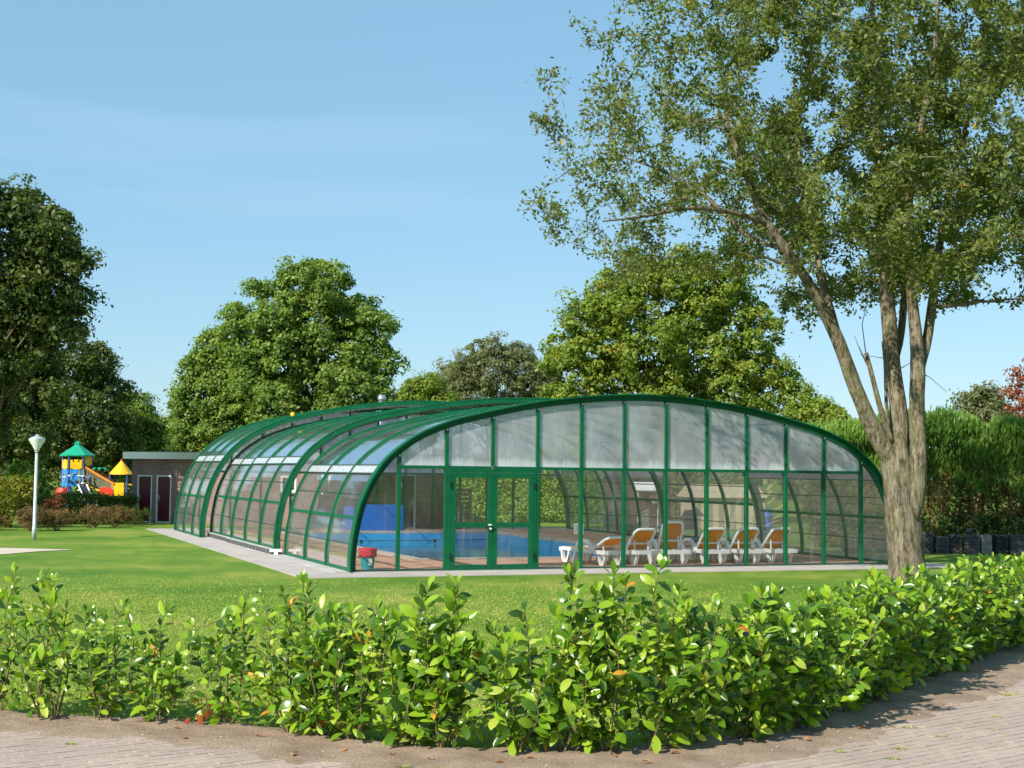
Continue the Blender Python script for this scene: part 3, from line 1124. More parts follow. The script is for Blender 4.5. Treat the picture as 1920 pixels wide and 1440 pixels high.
# double door between the second and fourth mullion
dx0, dx1 = SPC + MW / 2, 3 * SPC - MW / 2
MB().box(((dx0 + dx1) / 2, -.012, 2.165), (dx1 - dx0, .085, .072)).build('door_head', 'green_paint', enc)
for xx in (dx0 + .03, dx1 - .03):
    MB().box((xx, -.012, 1.08), (.06, .085, 2.098)).build('door_jamb', 'green_paint', enc)
mid = (dx0 + dx1) / 2
for li, (a, b) in enumerate(((dx0 + .064, mid - .003), (mid + .003, dx1 - .064))):
    st = .105
    y_ = -.03
    leaf = MB()
    leaf.box((a + st / 2, y_, 1.08), (st, .06, 2.09))
    leaf.box((b - st / 2, y_, 1.08), (st, .06, 2.09))
    for zc, hh in ((.09, .11), (1.0, .10), (2.07, .11)):
        leaf.box(((a + b) / 2, y_ + .001, zc), (b - a - 2 * st, .056, hh))
    lf = leaf.build('door_leaf', 'green_paint', enc)
    wall_pane(a + st, b - st, .145, .95, y_, 'pane_door', False, lf)
    wall_pane(a + st, b - st, 1.05, 2.015, y_, 'pane_door', False, lf)
    hx = a + .01 if li == 0 else b - .01
    for zc in (.32, 1.86):
        MB().box((hx - (.02 if li == 0 else -.02), y_ - .04, zc), (.03, .03, .15)).build('hinge', 'black_plastic', lf)
    for zc in (.1,):
        for xx in (a + st + .05, b - st - .05):
            MB().box((xx, y_ - .033, zc), (.03, .012, .012)).build('drain_slot', 'black_plastic', lf)
    if li == 0:
        MB().box((b - .05, y_ - .035, .93), (.035, .014, .16)).build('handle_plate', 'black_plastic', lf)
        MB().tube([(b - .05, y_ - .035, 1.0), (b - .05, y_ - .09, 1.0), (b - .11, y_ - .095, 1.005)], .016, 8).build('handle', 'white_plastic', lf)
        MB().tube([(b - .05, y_ - .035, .92), (b - .05, y_ - .07, .92)], .022, 8).build('lock', 'white_plastic', lf)

# back wall of the enclosure
for k in range(-1, 13):
    x = k * SPC + .3
    if abs(x - XC) > 7.1:
        continue
    zt = zin(min(max(x, XL + .1), XR - .1), 0) + .5
    MB().box((x, YB - .02, (zt + .03) / 2), (.07, .08, zt - .03)).build('back_mullion', 'green_paint', enc)
MB().box((XC, YB - .021, 2.05), (2 * 7.0, .07, .07)).build('back_rail', 'green_paint', enc)
for k in range(-1, 12):
    x0, x1 = k * SPC + .335, (k + 1) * SPC + .265
    if x0 < XC - 7.0 or x1 > XC + 7.0:
        continue
    wall_pane(x0, x1, .06, 2.01, YB - .02, 'pane_front')
    wall_pane(x0, x1, 2.09, None, YB - .02, 'pane_frosted', True, o=.45)
# yellow ball lying on the roof
MB().lathe([(.001, -.07), (.05, -.05), (.07, 0), (.05, .05), (.001, .07)], 12)
bl = MB().lathe([(.004, -.075), (.053, -.053), (.075, 0), (.053, .053), (.004, .075)], 12).build('ball', 'play_yellow', None, True)
bx_, bz_ = 1.25, 0
A_ = arch_pts(.55, 90, .03)
bz_ = float(np.interp(bx_, A_[:90, 0], A_[:90, 1]))
wx_, wy_ = W2(bx_, 15.75)
bl.location = (wx_, wy_, bz_ + .07)
tag(bl, 'small yellow ball on the green roof arch of the enclosure', 'ball')

# ------------------------------------------------------------------ things inside the enclosure
def local_thing(name, label, cat, x, y, rz=0.0, group=None, z=.028):
    wx, wy = W2(x, y)
    return thing(name, label, cat, (wx, wy, z), YAW + rz, group)

def make_lounger(label, x, y, rz, back_deg):
    t = local_thing('sun_lounger', label, 'sun lounger', x, y, rz, 'white plastic sun loungers by the pool')
    HW = .31
    for s in (-1, 1):
        b = MB()
        b.sweep([(s * HW, 0, .30), (s * HW, .6, .305), (s * HW, 1.2, .31), (s * HW, 1.75, .33), (s * HW, 1.92, .30)], (1, 0, 0), .03, .045)
        b.build('side_rail', 'white_plastic', t)
        arm = [(s * (HW + .02), .52, .29), (s * (HW + .03), .60, .42), (s * (HW + .03), .74, .53), (s * (HW + .03), .92, .555), (s * (HW + .03), 1.07, .49), (s * (HW + .03), 1.17, .33), (s * (HW + .03), 1.23, .14), (s * (HW + .03), 1.27, .0)]
        MB().sweep(smooth_curve(arm, 22), (1, 0, 0), .045, .032).build('arm_leg', 'white_plastic', t)
        leg = [(s * HW, 1.50, .31), (s * HW, 1.53, .15), (s * HW, 1.60, .03), (s * HW, 1.68, .02), (s * HW, 1.76, .08), (s * HW, 1.82, .30)]
        MB().sweep(smooth_curve(leg, 18), (1, 0, 0), .04, .03).build('foot_leg', 'white_plastic', t)
        hl = [(s * (HW - .07), .10, .29), (s * (HW - .07), .16, .12), (s * (HW - .07), .22, .02), (s * (HW - .07), .30, .02), (s * (HW - .07), .36, .12), (s * (HW - .07), .42, .29)]
        MB().sweep(smooth_curve(hl, 16), (1, 0, 0), .035, .028).build('head_leg', 'white_plastic', t)
    for yy in (.03, .5, 1.2, 1.88):
        MB().box((0, yy, .30 if yy < 1.5 else .315), (2 * HW - .06, .08, .085)).build('cross_bar', 'white_plastic', t)
    # seat cloth with a little sag
    n = 14
    v, f = [], []
    for i in range(n):
        yy = .66 + (1.86 - .66) * i / (n - 1)
        zz = .345 - .02 * math.sin(math.pi * i / (n - 1)) + (.02 if i > n - 4 else 0)
        for dz in (0, -.012):
            v += [(-HW + .03, yy, zz + dz), (HW - .03, yy, zz + dz)]
    for i in range(n - 1):
        a = i * 4
        f += [(a, a + 1, a + 5, a + 4), (a + 2, a + 6, a + 7, a + 3), (a, a + 4, a + 6, a + 2), (a + 1, a + 3, a + 7, a + 5)]
    f += [(0, 2, 3, 1), ((n - 1) * 4, (n - 1) * 4 + 1, (n - 1) * 4 + 3, (n - 1) * 4 + 2)]
    MB().add(v, f).build('seat', 'yellow_fabric', t)
    # backrest hinged at y=.64
    a = R(back_deg)
    def bp(u, w, off=0):
        return (w, .64 - math.cos(a) * u - math.sin(a) * off * -1, .335 + math.sin(a) * u + math.cos(a) * off)
    hw = .27
    loop = [bp(0, -hw), bp(.55, -hw), bp(.66, -hw + .03), bp(.71, -hw + .10), bp(.71, hw - .10), bp(.66, hw - .03), bp(.55, hw), bp(0, hw)]
    MB().tube(smooth_curve(loop, 40), .032, 8).build('back_frame', 'white_plastic', t, True)
    vv = []
    for off in (.006, -.006):
        vv += [bp(.02, -hw + .015, off), bp(.69, -hw + .03, off), bp(.69, hw - .03, off), bp(.02, hw - .015, off)]
    MB().add(vv, [(0, 1, 2, 3), (7, 6, 5, 4), (0, 4, 5, 1), (1, 5, 6, 2), (2, 6, 7, 3), (3, 7, 4, 0)]).build('back_cloth', 'orange_fabric', t)
    # reinforcement bar and props
    MB().tube([bp(.24, -hw, -.02), bp(.24, hw, -.02)], .026, 6).build('back_bar', 'white_plastic', t)
    for s in (-1, 1):
        e = bp(.36, s * .18, -.015)
        MB().tube([e, (s * .18, max(.06, e[1] - .02), .31)], .02, 6).build('prop', 'white_plastic', t)
    return t

for lab, x, y, rz, bk in (
        ('lounger with its orange back nearly flat, nearest the double door', 5.45, .62, 10, 26),
        ('lounger with half raised back between the flat and the upright one', 6.25, .60, 3, 44),
        ('lounger with the highest, almost upright orange back', 7.05, .58, -2, 66),
        ('lounger just right of the upright one, back half raised', 8.08, .56, 1, 45),
        ('second lounger from the right end of the row', 8.98, .54, -1, 45),
        ('rightmost lounger of the row, standing free at its right side', 9.88, .52, 2, 45)):
    make_lounger(lab, x, y, R(rz), bk)

# bin with a red bag
b = local_thing('waste_bin', 'teal round waste bin with red bag over its rim', 'waste bin', -.48, .62)
MB().lathe([(.125, 0), (.13, .015), (.165, .33), (.172, .345), (.165, .35)], 20).build('bucket', 'teal_plastic', b, True)
br = MB()
pr = [(.172, .27), (.19, .29), (.188, .36), (.2, .44), (.196, .455), (.175, .445), (.168, .36)]
for i_, (r_, z_) in enumerate(pr):
    for k in range(22):
        an = 2 * math.pi * k / 22
        rr = r_ + .008 * math.sin(k * 2.7 + i_ * 1.3) + (.012 * math.sin(k * 1.9) if i_ == 0 else 0)
        br.v.append((rr * math.cos(an), rr * math.sin(an), z_ + .012 * math.sin(k * 1.7 + i_)))
for i_ in range(len(pr) - 1):
    for k in range(22):
        br.f.append((i_ * 22 + k, i_ * 22 + (k + 1) % 22, (i_ + 1) * 22 + (k + 1) % 22, (i_ + 1) * 22 + k))
br.build('bag', 'red_bag', b, True)
MB().box((.02, -.152, .17), (.07, .012, .14), rx=.1).build('sticker', 'paper', b)

# blue board standing at the far end of the pool
b = local_thing('blue_screen', 'large bright blue panel standing at the far end of the pool', 'screen', 5.35, 20.0)
MB().prism([(-.80, -.04, 0), (.95, -.04, 0), (.93, -.04, .86), (.85, -.04, .92), (-.66, -.04, .92), (-.76, -.04, .80)], (0, .09, 0)).build('board', 'blue_board', b)
MB().box((-.98, .25, .42), (.42, .07, .84), rz=-.75).build('side_wing', 'blue_board', b)
MB().box((.5, .2, .3), (.06, .5, .06)).build('support', 'blue_board', b)

# notice leaning on the right hand wall
b = local_thing('notice_board', 'small white notice board leaning at the right hand wall', 'notice', 11.55, 16.4, R(-20))
MB().box((0, 0, .19), (.34, .02, .38), rx=-.2).build('board', 'white_plastic', b)
for k in range(5):
    MB().box((0, -.013 + .009 * k - .02, .10 + k * .05), (.24, .004, .012), rx=-.2).build('print_line', 'grey_metal', b)
# pool ladder
b = local_thing('pool_ladder', 'curved chrome pool ladder rails on the right pool edge', 'ladder', PX1 + .25, 6.1)
for dy in (-.26, .26):
    MB().tube(smooth_curve([(.2, dy, 0), (.2, dy, .35), (.12, dy, .62), (-.08, dy, .72), (-.28, dy, .58), (-.34, dy, .2), (-.34, dy, -.6)], 26), .021, 8).build('rail', 'aluminium', b, True)
for zz in (-.15, -.4):
    MB().box((-.34, 0, zz), (.08, .5, .03)).build('step', 'white_plastic', b)

# ------------------------------------------------------------------ brick building behind
def wall_uv(name, a, b, z0, z1, thick, mat, parent, holes=()):
    """straight wall from a to b (world xy) with rectangular openings (u0,u1,v0,v1) cut by splitting, brick UVs in metres"""
    a, b = Vector((*a, 0)), Vector((*b, 0))
    L = (b - a).length
    d = (b - a).normalized()
    nrm = Vector((d.y, -d.x, 0))
    us = sorted({0, L, *[h[0] for h in holes], *[h[1] for h in holes]})
    vs = sorted({z0, z1, *[h[2] for h in holes], *[h[3] for h in holes]})
    mb = MB()
    uv = []
    def cell(u0, u1, v0, v1):
        uc, vc = (u0 + u1) / 2, (v0 + v1) / 2
        return any(h[0] < uc < h[1] and h[2] < vc < h[3] for h in holes)
    def face(pts, uvs):
        n = len(mb.v)
        mb.v += [tuple(p) for p in pts]
        mb.f.append(tuple(range(n, n + 4)))
        uv.extend(uvs)
    def P(u, v, o):
        return a + d * u + Vector((0, 0, v)) - nrm * o
    for i in range(len(us) - 1):
        for j in range(len(vs) - 1):
            u0, u1, v0, v1 = us[i], us[i + 1], vs[j], vs[j + 1]
            if cell(u0, u1, v0, v1):
                continue
            face([P(u0, v0, 0), P(u1, v0, 0), P(u1, v1, 0), P(u0, v1, 0)], [(u0, v0), (u1, v0), (u1, v1), (u0, v1)])
            face([P(u1, v0, thick), P(u0, v0, thick), P(u0, v1, thick), P(u1, v1, thick)], [(u1, v0), (u0, v0), (u0, v1), (u1, v1)])
    for h in [(0, L, z0, z1)] + list(holes):
        u0, u1, v0, v1 = h
        for (p, q) in (((u0, v0), (u1, v0)), ((u1, v0), (u1, v1)), ((u1, v1), (u0, v1)), ((u0, v1), (u0, v0))):
            pts = [P(*p, 0), P(*q, 0), P(*q, thick), P(*p, thick)]
            uvs = [p, q, (q[0] + thick, q[1]), (p[0] + thick, p[1])]
            if h[0] == 0 and h[1] == L:
                pts, uvs = pts[::-1], uvs[::-1]
            face(pts, uvs)
    o = mb.build(name, mat, parent)
    lay = o.data.uv_layers.new(name='UVMap')
    lay.data.foreach_set('uv', np.array(uv, np.float32).ravel())
    return o, a, d, nrm

bld = thing('brick_building', 'low flat-roofed brick building with silver fascia behind the enclosure', 'building')
C0, C1, C2, C3, C4 = (-15.0, 56.95), (-5.75, 52.55), (-2.35, 54.05), (-5.2, 62.0), (-12.2, 63.2)
H = 2.5
d1, d2 = (.28, 1.0, 0, 1.86), (1.22, 1.94, 0, 1.86)
w1, w2 = (7.05, 7.75, 1.30, 1.92), (8.75, 9.25, 1.25, 1.95)
_, A1, D1, N1 = wall_uv('wall', C0, C1, 0, H, .24, 'brick_wall', bld, (d1, d2, w1, w2))
dd2 = (1.62, 2.42, 0, 2.02)
_, A2, D2, N2 = wall_uv('wall', C1, C2, 0, H, .24, 'brick_wall', bld, (dd2,))
wall_uv('wall', C2, C3, 0, H, .24, 'brick_wall', bld)
wall_uv('wall', C3, C4, 0, H, .24, 'brick_wall', bld)
wall_uv('wall', C4, C0, 0, H, .24, 'brick_wall', bld)
g_ = MB()
cc = np.array([C0, C1, C2, C3, C4])
cen = cc.mean(0)
outp = cen + (cc - cen) * 1.055
g_.prism([(x, y, H) for x, y in outp], (0, 0, .27))
roof = g_.build('roof', 'aluminium', bld)
g_ = MB()
g_.prism([(x, y, H + .272) for x, y in cen + (cc - cen) * 1.0], (0, 0, .02))
g_.build('roof_felt', 'rail_dark', roof)
# steel flue
fl = MB().lathe([(.13, 2.7), (.13, 4.86)], 14, (-5.05, 55.6, 0)).build('flue', 'aluminium', roof, True)
MB().lathe([(.145, 4.86), (.165, 4.88), (.165, 4.98), (.14, 5.0), (.14, 5.08)], 14, (-5.05, 55.6, 0)).build('flue_cap', 'aluminium', roof, True)

def door_in(A, D, N, h, mat, name, fr=.05, handle_side=0):
    u0, u1, v0, v1 = h
    rz = math.atan2(D.y, D.x)
    c = A + D * ((u0 + u1) / 2) - N * .07
    o = MB().box((c.x, c.y, (v0 + v1) / 2 + .02), (u1 - u0 - 2 * fr, .045, v1 - v0 - fr - .05), rz=rz).build(name, mat, bld)
    f_ = MB()
    for u in (u0 + fr / 2, u1 - fr / 2):
        q = A + D * u - N * .05
        f_.box((q.x, q.y, (v0 + v1) / 2), (fr, .10, v1 - v0), rz=rz)
    for v in (v1 - fr / 2, .035):
        q = A + D * ((u0 + u1) / 2) - N * .051
        f_.box((q.x, q.y, v), (u1 - u0 - 2 * fr, .098, fr), rz=rz)
    f_.build('frame', 'white_paint', o)
    q = A + D * (u0 + .12 if handle_side == 0 else u1 - .12) - N * .03
    MB().box((q.x, q.y, .98), (.05, .03, .2), rz=rz).build('handle', 'aluminium', o)
    return o
door_in(A1, D1, N1, d1, 'wine_door', 'door')
door_in(A1, D1, N1, d2, 'wine_door', 'door')
do = door_in(A2, D2, N2, dd2, 'brown_door', 'door', .06, 1)
rz2 = math.atan2(D2.y, D2.x)
for uu, vv, ww, hh in ((1.80, 1.62, .22, .26), (1.80, .42, .24, .24)):
    q = A2 + D2 * uu - N2 * .04
    MB().box((q.x, q.y, vv), (ww, .01, hh), rz=rz2).build('notice', 'paper', do)
for h in (w1, w2):
    u0, u1, v0, v1 = h
    rz = math.atan2(D1.y, D1.x)
    f_ = MB()
    for u in (u0 + .04, u1 - .04):
        q = A1 + D1 * u - N1 * .05
        f_.box((q.x, q.y, (v0 + v1) / 2), (.08, .09, v1 - v0), rz=rz)
    for v in (v0 + .04, v1 - .04):
        q = A1 + D1 * ((u0 + u1) / 2) - N1 * .05
        f_.box((q.x, q.y, v), (u1 - u0 - .16, .09, .08), rz=rz)
    w_ = f_.build('window', 'white_paint', bld)
    q = A1 + D1 * ((u0 + u1) / 2) - N1 * .06
    MB().box((q.x, q.y, (v0 + v1) / 2), (u1 - u0 - .16, .02, v1 - v0 - .16), rz=rz).build('pane', 'glass_dark', w_)
    q = A1 + D1 * ((u0 + u1) / 2) + N1 * .05
    MB().box((q.x, q.y, v0 - .03), (u1 - u0 + .1, .16, .05), rz=rz).build('sill', 'concrete_block', w_)

# wooden pallet leaning against the building, seen through the door
b = local_thing('pallet', 'wooden slatted pallet standing on edge beside the brick wall', 'pallet', 9.0, 21.75, 0, None, .014)
for k in range(9):
    MB().box((0, -.02, .12 + k * .165), (1.05, .025, .105)).build('slat', 'pallet_wood', b)
for x in (-.47, 0, .47):
    MB().box((x, .05, .76), (.09, .10, 1.5)).build('bearer', 'pallet_wood', b)

# ------------------------------------------------------------------ beyond the right wall: kiosk, tent, barrel
k_ = thing('garden_kiosk', 'small dark wooden kiosk with white awning beyond the right wall', 'kiosk', (5.1, 55.0, 0), R(15))
MB().box((0, .8, 1.0), (2.2, 1.5, 2.0)).build('cabin', 'cabin_wood', k_)
MB().prism([(-1.25, -.1, 2.0), (1.25, -.1, 2.0), (0, -.1, 2.5)], (0, 1.8, 0)).build('roof', 'roof_tile', k_)
MB().box((-.1, -.42, 1.66), (.95, .75, .04), rx=.42).build('awning', 'white_plastic', k_)
for x in (-.5, .3):
    MB().tube([(x, -.7, 0), (x, -.7, 1.5)], .02, 6).build('post', 'white_paint', k_)
fb_ = thing('hanging_flower_pot', 'white hanging flower pot below the kiosk awning', 'flower pot', (5.42, 54.25, 1.02))
MB().lathe([(.08, 0), (.13, .14), (.14, .16), (.11, .15)], 14).build('pot', 'white_plastic', fb_, True)
for s in (-1, 1):
    MB().tube([(s * .13, 0, .15), (0, 0, .62)], .006, 4).build('wire', 'grey_metal', fb_)
P = rng.normal(size=(160, 3)) * (.09, .09, .05) + (0, 0, .24)
v_, f_, t_ = leaf_quads(P, rng.normal(size=(160, 3)), .07, .05, rng.random(160))
ob = bpy.data.objects.new('flowers', np_mesh('flowers', v_, f_, 'leaf_red', t_))
COL.objects.link(ob); ob.parent = fb_; ob['kind'] = 'stuff'

k_ = thing('cream_tent', 'cream striped tent beyond the right hand wall of the enclosure', 'tent', (8.7, 57.0, 0), R(12))
for i in range(12):
    x = -1.32 + i * .24
    MB().box((x, 0, .62), (.235, .05, 1.24), rz=.25 * (-1) ** i).build('wall_panel', 'cream_canvas', k_)
MB().prism([(-1.5, -.2, 1.24), (-1.5, 1.0, 1.75), (-1.5, 2.2, 1.24)], (3.0, 0, 0)).build('roof', 'cream_canvas', k_)
MB().box((0, 1.1, .6), (2.7, 1.9, 1.2)).build('inner_wall', 'cream_canvas', k_)
b = thing('blue_barrel', 'blue barrel outside the right wall of the enclosure', 'barrel', (8.9, 50.5, 0))
MB().lathe([(.26, 0), (.29, .03), (.29, .3), (.305, .32), (.305, .36), (.29, .38), (.29, .66), (.305, .68), (.305, .72), (.29, .74), (.28, .95), (.24, .97)], 18).build('drum', 'blue_board', b, True)
MB().lathe([(.05, .97), (.05, 1.0), (.03, 1.0)], 10, (.12, 0, 0)).build('bung', 'black_plastic', b)

# ------------------------------------------------------------------ stacks of roof tiles on the right
def wavy_tile(w=.34, l=.40, amp=.022, th=.014, n=13):
    v, f = [], []
    for dz in (0, -th):
        for i in range(n):
            x = -w / 2 + w * i / (n - 1)
            zz = amp * math.cos(2 * math.pi * 2 * i / (n - 1)) + dz
            v += [(x, -l / 2, zz), (x, l / 2, zz)]
    m = 2 * n
    for i in range(n - 1):
        a = i * 2
        f += [(a, a + 2, a + 3, a + 1), (m + a, m + a + 1, m + a + 3, m + a + 2), (a, m + a, m + a + 2, a + 2), (a + 1, a + 3, m + a + 3, m + a + 1)]
    f += [(0, 1, m + 1, m), (m - 2, 2 * m - 2, 2 * m - 1, m - 1)]
    return MB().add(v, f)
tile_me = wavy_tile().mesh('roof_tile_sheet', 'roof_tile')
slab_me = MB().box((0, 0, 0), (.40, .34, .03), taper=.98).mesh('flat_tile_sheet', 'roof_tile')
conc_me = MB().box((0, 0, 0), (.30, .34, .26), taper=.98).mesh('block_piece', 'concrete_block')
ns = 17
for i in range(ns):
    x = 9.55 + i * .435
    y = 40.6 + .1 * math.sin(i * 2.1) + .03 * i
    typ = [0, 1, 0, 2, 1, 0, 1, 0, 1, 2, 0, 1, 0, 1, 0, 2, 0][i]
    nm = ['stack of wavy grey roof tiles', 'stack of flat grey tiles', 'pair of pale concrete blocks'][typ]
    t = thing('roof_tile_stack' if typ < 2 else 'concrete_block_stack', '%s, %s from the left in the row before the hedge' % (nm, ORD[i]), 'tile stack' if typ < 2 else 'block stack', (x, y, 0), R(random.uniform(-5, 5)), 'tile stacks along the hedge')
    if typ == 0:
        nl = 7 + i % 3
        for k in range(nl):
            link_mesh('tile', tile_me, t, (random.uniform(-.012, .012), random.uniform(-.02, .02), .04 + k * .066), (0, 0, random.uniform(-.03, .03)), (1, 1, 1.5))
    elif typ == 1:
        for k in range(12 + i % 3):
            link_mesh('tile', slab_me, t, (random.uniform(-.01, .01), random.uniform(-.015, .015), .022 + k * .039), (0, 0, random.uniform(-.03, .03)))
    else:
        for k in range(2):
            link_mesh('block', conc_me, t, (random.uniform(-.01, .01), 0, .135 + k * .265), (0, 0, random.uniform(-.04, .04)))
# a loose ridge tile lying on top of the stacks
rt = MB()
pts = [(.12 * math.cos(a_), .12 * math.sin(a_)) for a_ in np.linspace(0, math.pi, 9)]
v = [(x * k, yy, z_ * k) for yy in (-.2, .2) for k in (1, .86) for x, z_ in pts]
f = []
for i in range(8):
    f += [(i, i + 1, 18 + i + 1, 18 + i), (9 + i, 27 + i, 27 + i + 1, 9 + i + 1), (i, 9 + i, 9 + i + 1, i + 1), (18 + i, 18 + i + 1, 27 + i + 1, 27 + i)]
rt.add(v, f)
o = rt.build('ridge_tile', 'roof_tile')
o.location = (13.05, 40.75, .60)
tag(o, 'half-round ridge tile lying on top of the tile stacks', 'roof tile')

# ------------------------------------------------------------------ lamp post
t = thing('lamp_post', 'pale metal lamp post with cone shaped head on the left lawn', 'lamp post', (-13.99, 42.37, 0))
MB().lathe([(.066, 0), (.066, .35), (.055, .37), (.044, 2.62)], 14).build('pole', 'galvanised', t, True)
hd = MB().lathe([(.055, 2.60), (.08, 2.66), (.235, 2.93), (.24, 2.95)], 20).build('lamp_shade', 'lamp_glass', t, True)
MB().lathe([(.245, 2.95), (.24, 2.965), (.12, 3.03), (.05, 3.06), (.04, 3.09), (.01, 3.10)], 20).build('cap', 'galvanised', t, True)
MB().lathe([(.06, 2.56), (.062, 2.60)], 14).build('collar', 'grey_metal', t, True)

# ------------------------------------------------------------------ playground castle
p = thing('play_castle', 'colourful playground castle with green roof, rope bridge and yellow cone turret', 'playground', (-21.73, 72.0, 0))
hexa = lambda r, ph=0: [(r * math.cos(ph + k * math.pi / 3), r * math.sin(ph + k * math.pi / 3)) for k in range(6)]
ph = R(12)
def cone_mesh(rings, n, ph, c=(0, 0)):
    v, f = [], []
    for r, z_ in rings:
        v += [(c[0] + r * math.cos(ph + k * 2 * math.pi / n), c[1] + r * math.sin(ph + k * 2 * math.pi / n), z_) for k in range(n)]
    for i in range(len(rings) - 1):
        for k in range(n):
            f.append((i * n + k, i * n + (k + 1) % n, (i + 1) * n + (k + 1) % n, (i + 1) * n + k))
    f.append(tuple(range(n - 1, -1, -1)))
    f.append(tuple((len(rings) - 1) * n + k for k in range(n)))
    return MB().add(v, f)
cone_mesh([(.84, 2.68), (.86, 2.74), (.16, 3.22), (.13, 3.30), (.17, 3.31), (.17, 3.34), (.02, 3.45)], 6, ph).build('roof', 'play_green', p)
hp = hexa(.70, ph)
for (x, y) in hp:
    MB().tube([(x, y, 0), (x, y, 2.72)], .055, 8).build('post', 'play_post', p)
MB().prism([(x, y, 1.2) for x, y in hexa(.68, ph)], (0, 0, .06)).build('platform', 'play_wood', p)
for k in range(6):
    a, b = Vector((*hp[k], 0)), Vector((*hp[(k + 1) % 6], 0))
    d = (b - a)
    L = d.length
    d.normalize()
    up_ = .18 if k in (5,) else 0
    prof = [(.07, 2.08), (L / 2, 2.02), (L - .07, 2.08), (L - .07, 2.5), (L - .19, 2.5), (L - .19, 2.38), (L / 2 + .1, 2.38), (L / 2 + .1, 2.52), (L / 2 - .1, 2.52), (L / 2 - .1, 2.38), (.19, 2.38), (.19, 2.5), (.07, 2.5)]
    nn = Vector((d.y, -d.x, 0))
    MB().prism([a + d * u + Vector((0, 0, v + up_)) for u, v in prof], nn * .05).build('battlement_panel', 'play_yellow', p)
    if k != 5:
        MB().prism([a + d * u + Vector((0, 0, v)) for u, v in ((.06, 1.2), (.2, 1.14), (L / 2, 1.24), (L - .2, 1.14), (L - .06, 1.2), (L - .06, 2.02), (.06, 2.02))], nn * .04).build('wall_panel', 'play_blue', p)
        c = a + d * L / 2 + nn * .05
        if k in (3, 4):
            ringp = [c + d * .17 * math.cos(q) + Vector((0, 0, 1.62 + .22 * math.sin(q))) for q in np.linspace(0, 2 * math.pi, 16)]
            MB().tube(ringp, .028, 6, False).build('porthole', 'play_wood', p)
cone_mesh([(.26, .35), (.36, .5), (.36, .9), (.26, 1.1)], 10, 0, (-.62, -.25)).build('crawl_tube', 'play_red', p)
# climbing poles with round steps
for (x, y) in ((.42, -.9), (.62, -.95)):
    MB().tube([(x, y, 0), (x, y, 2.05)], .05, 8).build('climbing_pole', 'play_wood', p)
for (x, y, z_) in ((.42, -.97, 1.0), (.42, -.97, 1.72), (.62, -1.02, .7), (.62, -1.02, 1.0), (.62, -1.02, 1.35), (.62, -1.02, 1.7), (-.3, -.98, 1.66), (-.05, -.98, 1.72)):
    MB().lathe([(.02, -.03), (.1, -.02), (.1, .02), (.02, .03)], 10, (x, y, z_)).build('step', 'white_plastic', p)
# sloping rope bridge
for yy in (-.45, .45):
    MB().sweep([(.5, yy, 2.17), (1.15, yy, 1.80), (2.0, yy, 1.32)], (0, 1, 0), .05, .045).build('bridge_rail', 'play_orange', p)
    MB().sweep([(.6, yy, 1.30), (1.2, yy, 1.02), (1.9, yy, .75)], (0, 1, 0), .04, .035).build('bridge_beam', 'play_yellow', p)
    net = MB()
    for k in range(19):
        u = k / 18
        x = .55 + 1.4 * u
        zt, zb_ = 2.12 - .82 * u, 1.27 - .55 * u
        net.tube([(x, yy, zt), (min(2.0, x + .18), yy, zb_)], .011, 4)
        net.tube([(x, yy, zt), (max(.5, x - .18), yy, zb_)], .011, 4)
    net.build('rope_net', 'rope', p)
MB().sweep([(.6, 0, 1.22), (1.2, 0, .98), (1.9, 0, .70)], (0, 1, 0), .42, .02).build('bridge_deck', 'play_wood', p)
# plastic palm
MB().tube([(1.2, -.2, 0), (1.2, -.2, 1.95)], .055, 8).build('palm_trunk', 'play_post', p)
for k in range(8):
    an = k * math.pi / 4 + .2
    c, s = math.cos(an), math.sin(an)
    v, f = [], []
    for i in range(6):
        u = i / 5
        r = .04 + .40 * u
        z_ = 2.02 + .16 * math.sin(u * 2.4) - .12 * u * u
        w = .085 * math.sin(.35 + u * 2.5)
        for dz in (0, -.012):
            v += [(1.2 + r * c - w * s, -.2 + r * s + w * c, z_ + dz), (1.2 + r * c + w * s, -.2 + r * s - w * c, z_ + dz)]
    for i in range(5):
        a_ = i * 4
        f += [(a_, a_ + 1, a_ + 5, a_ + 4), (a_ + 2, a_ + 6, a_ + 7, a_ + 3), (a_, a_ + 4, a_ + 6, a_ + 2), (a_ + 1, a_ + 3, a_ + 7, a_ + 5)]
    MB().add(v, f).build('palm_leaf', 'play_green', p)
# cone turret
tx = 2.22
prof = []
for i in range(6):
    r0 = .62 - i * .1
    z0_ = 1.80 + i * .115
    prof += [(r0, z0_), (r0 - .075, z0_ + .112)]
prof += [(.02, 2.50)]
MB().lathe(prof, 18, (tx, 0, 0)).build('cone_roof', 'play_yellow', p)
MB().lathe([(.07, 2.44), (.05, 2.52), (.01, 2.58)], 8, (tx, 0, 0)).build('roof_tip', 'play_red', p)
for (x, y) in ((tx - .45, -.4), (tx + .4, -.4), (tx - .45, .4), (tx + .4, .4)):
    MB().tube([(x, y, 0), (x, y, 1.84)], .05, 8).build('post', 'play_post', p)
MB().prism([(1.3, -.5, .45), (1.95, -.5, .45), (1.95, -.5, 1.05), (1.82, -.5, 1.14), (1.6, -.5, 1.18), (1.38, -.5, 1.12), (1.3, -.5, 1.05)], (0, .06, 0)).build('panel', 'play_red', p)
MB().prism([(1.46, -.53, .47), (1.8, -.53, .47), (1.76, -.53, .86), (1.52, -.53, .86)], (0, .03, 0)).build('panel_window', 'play_orange', p)
MB().box((tx - .05, -.42, 1.0), (.62, .05, .78)).build('panel', 'play_yellow', p)
MB().box((tx + .1, -.1, .7), (.6, .5, .06)).build('platform', 'play_wood', p)
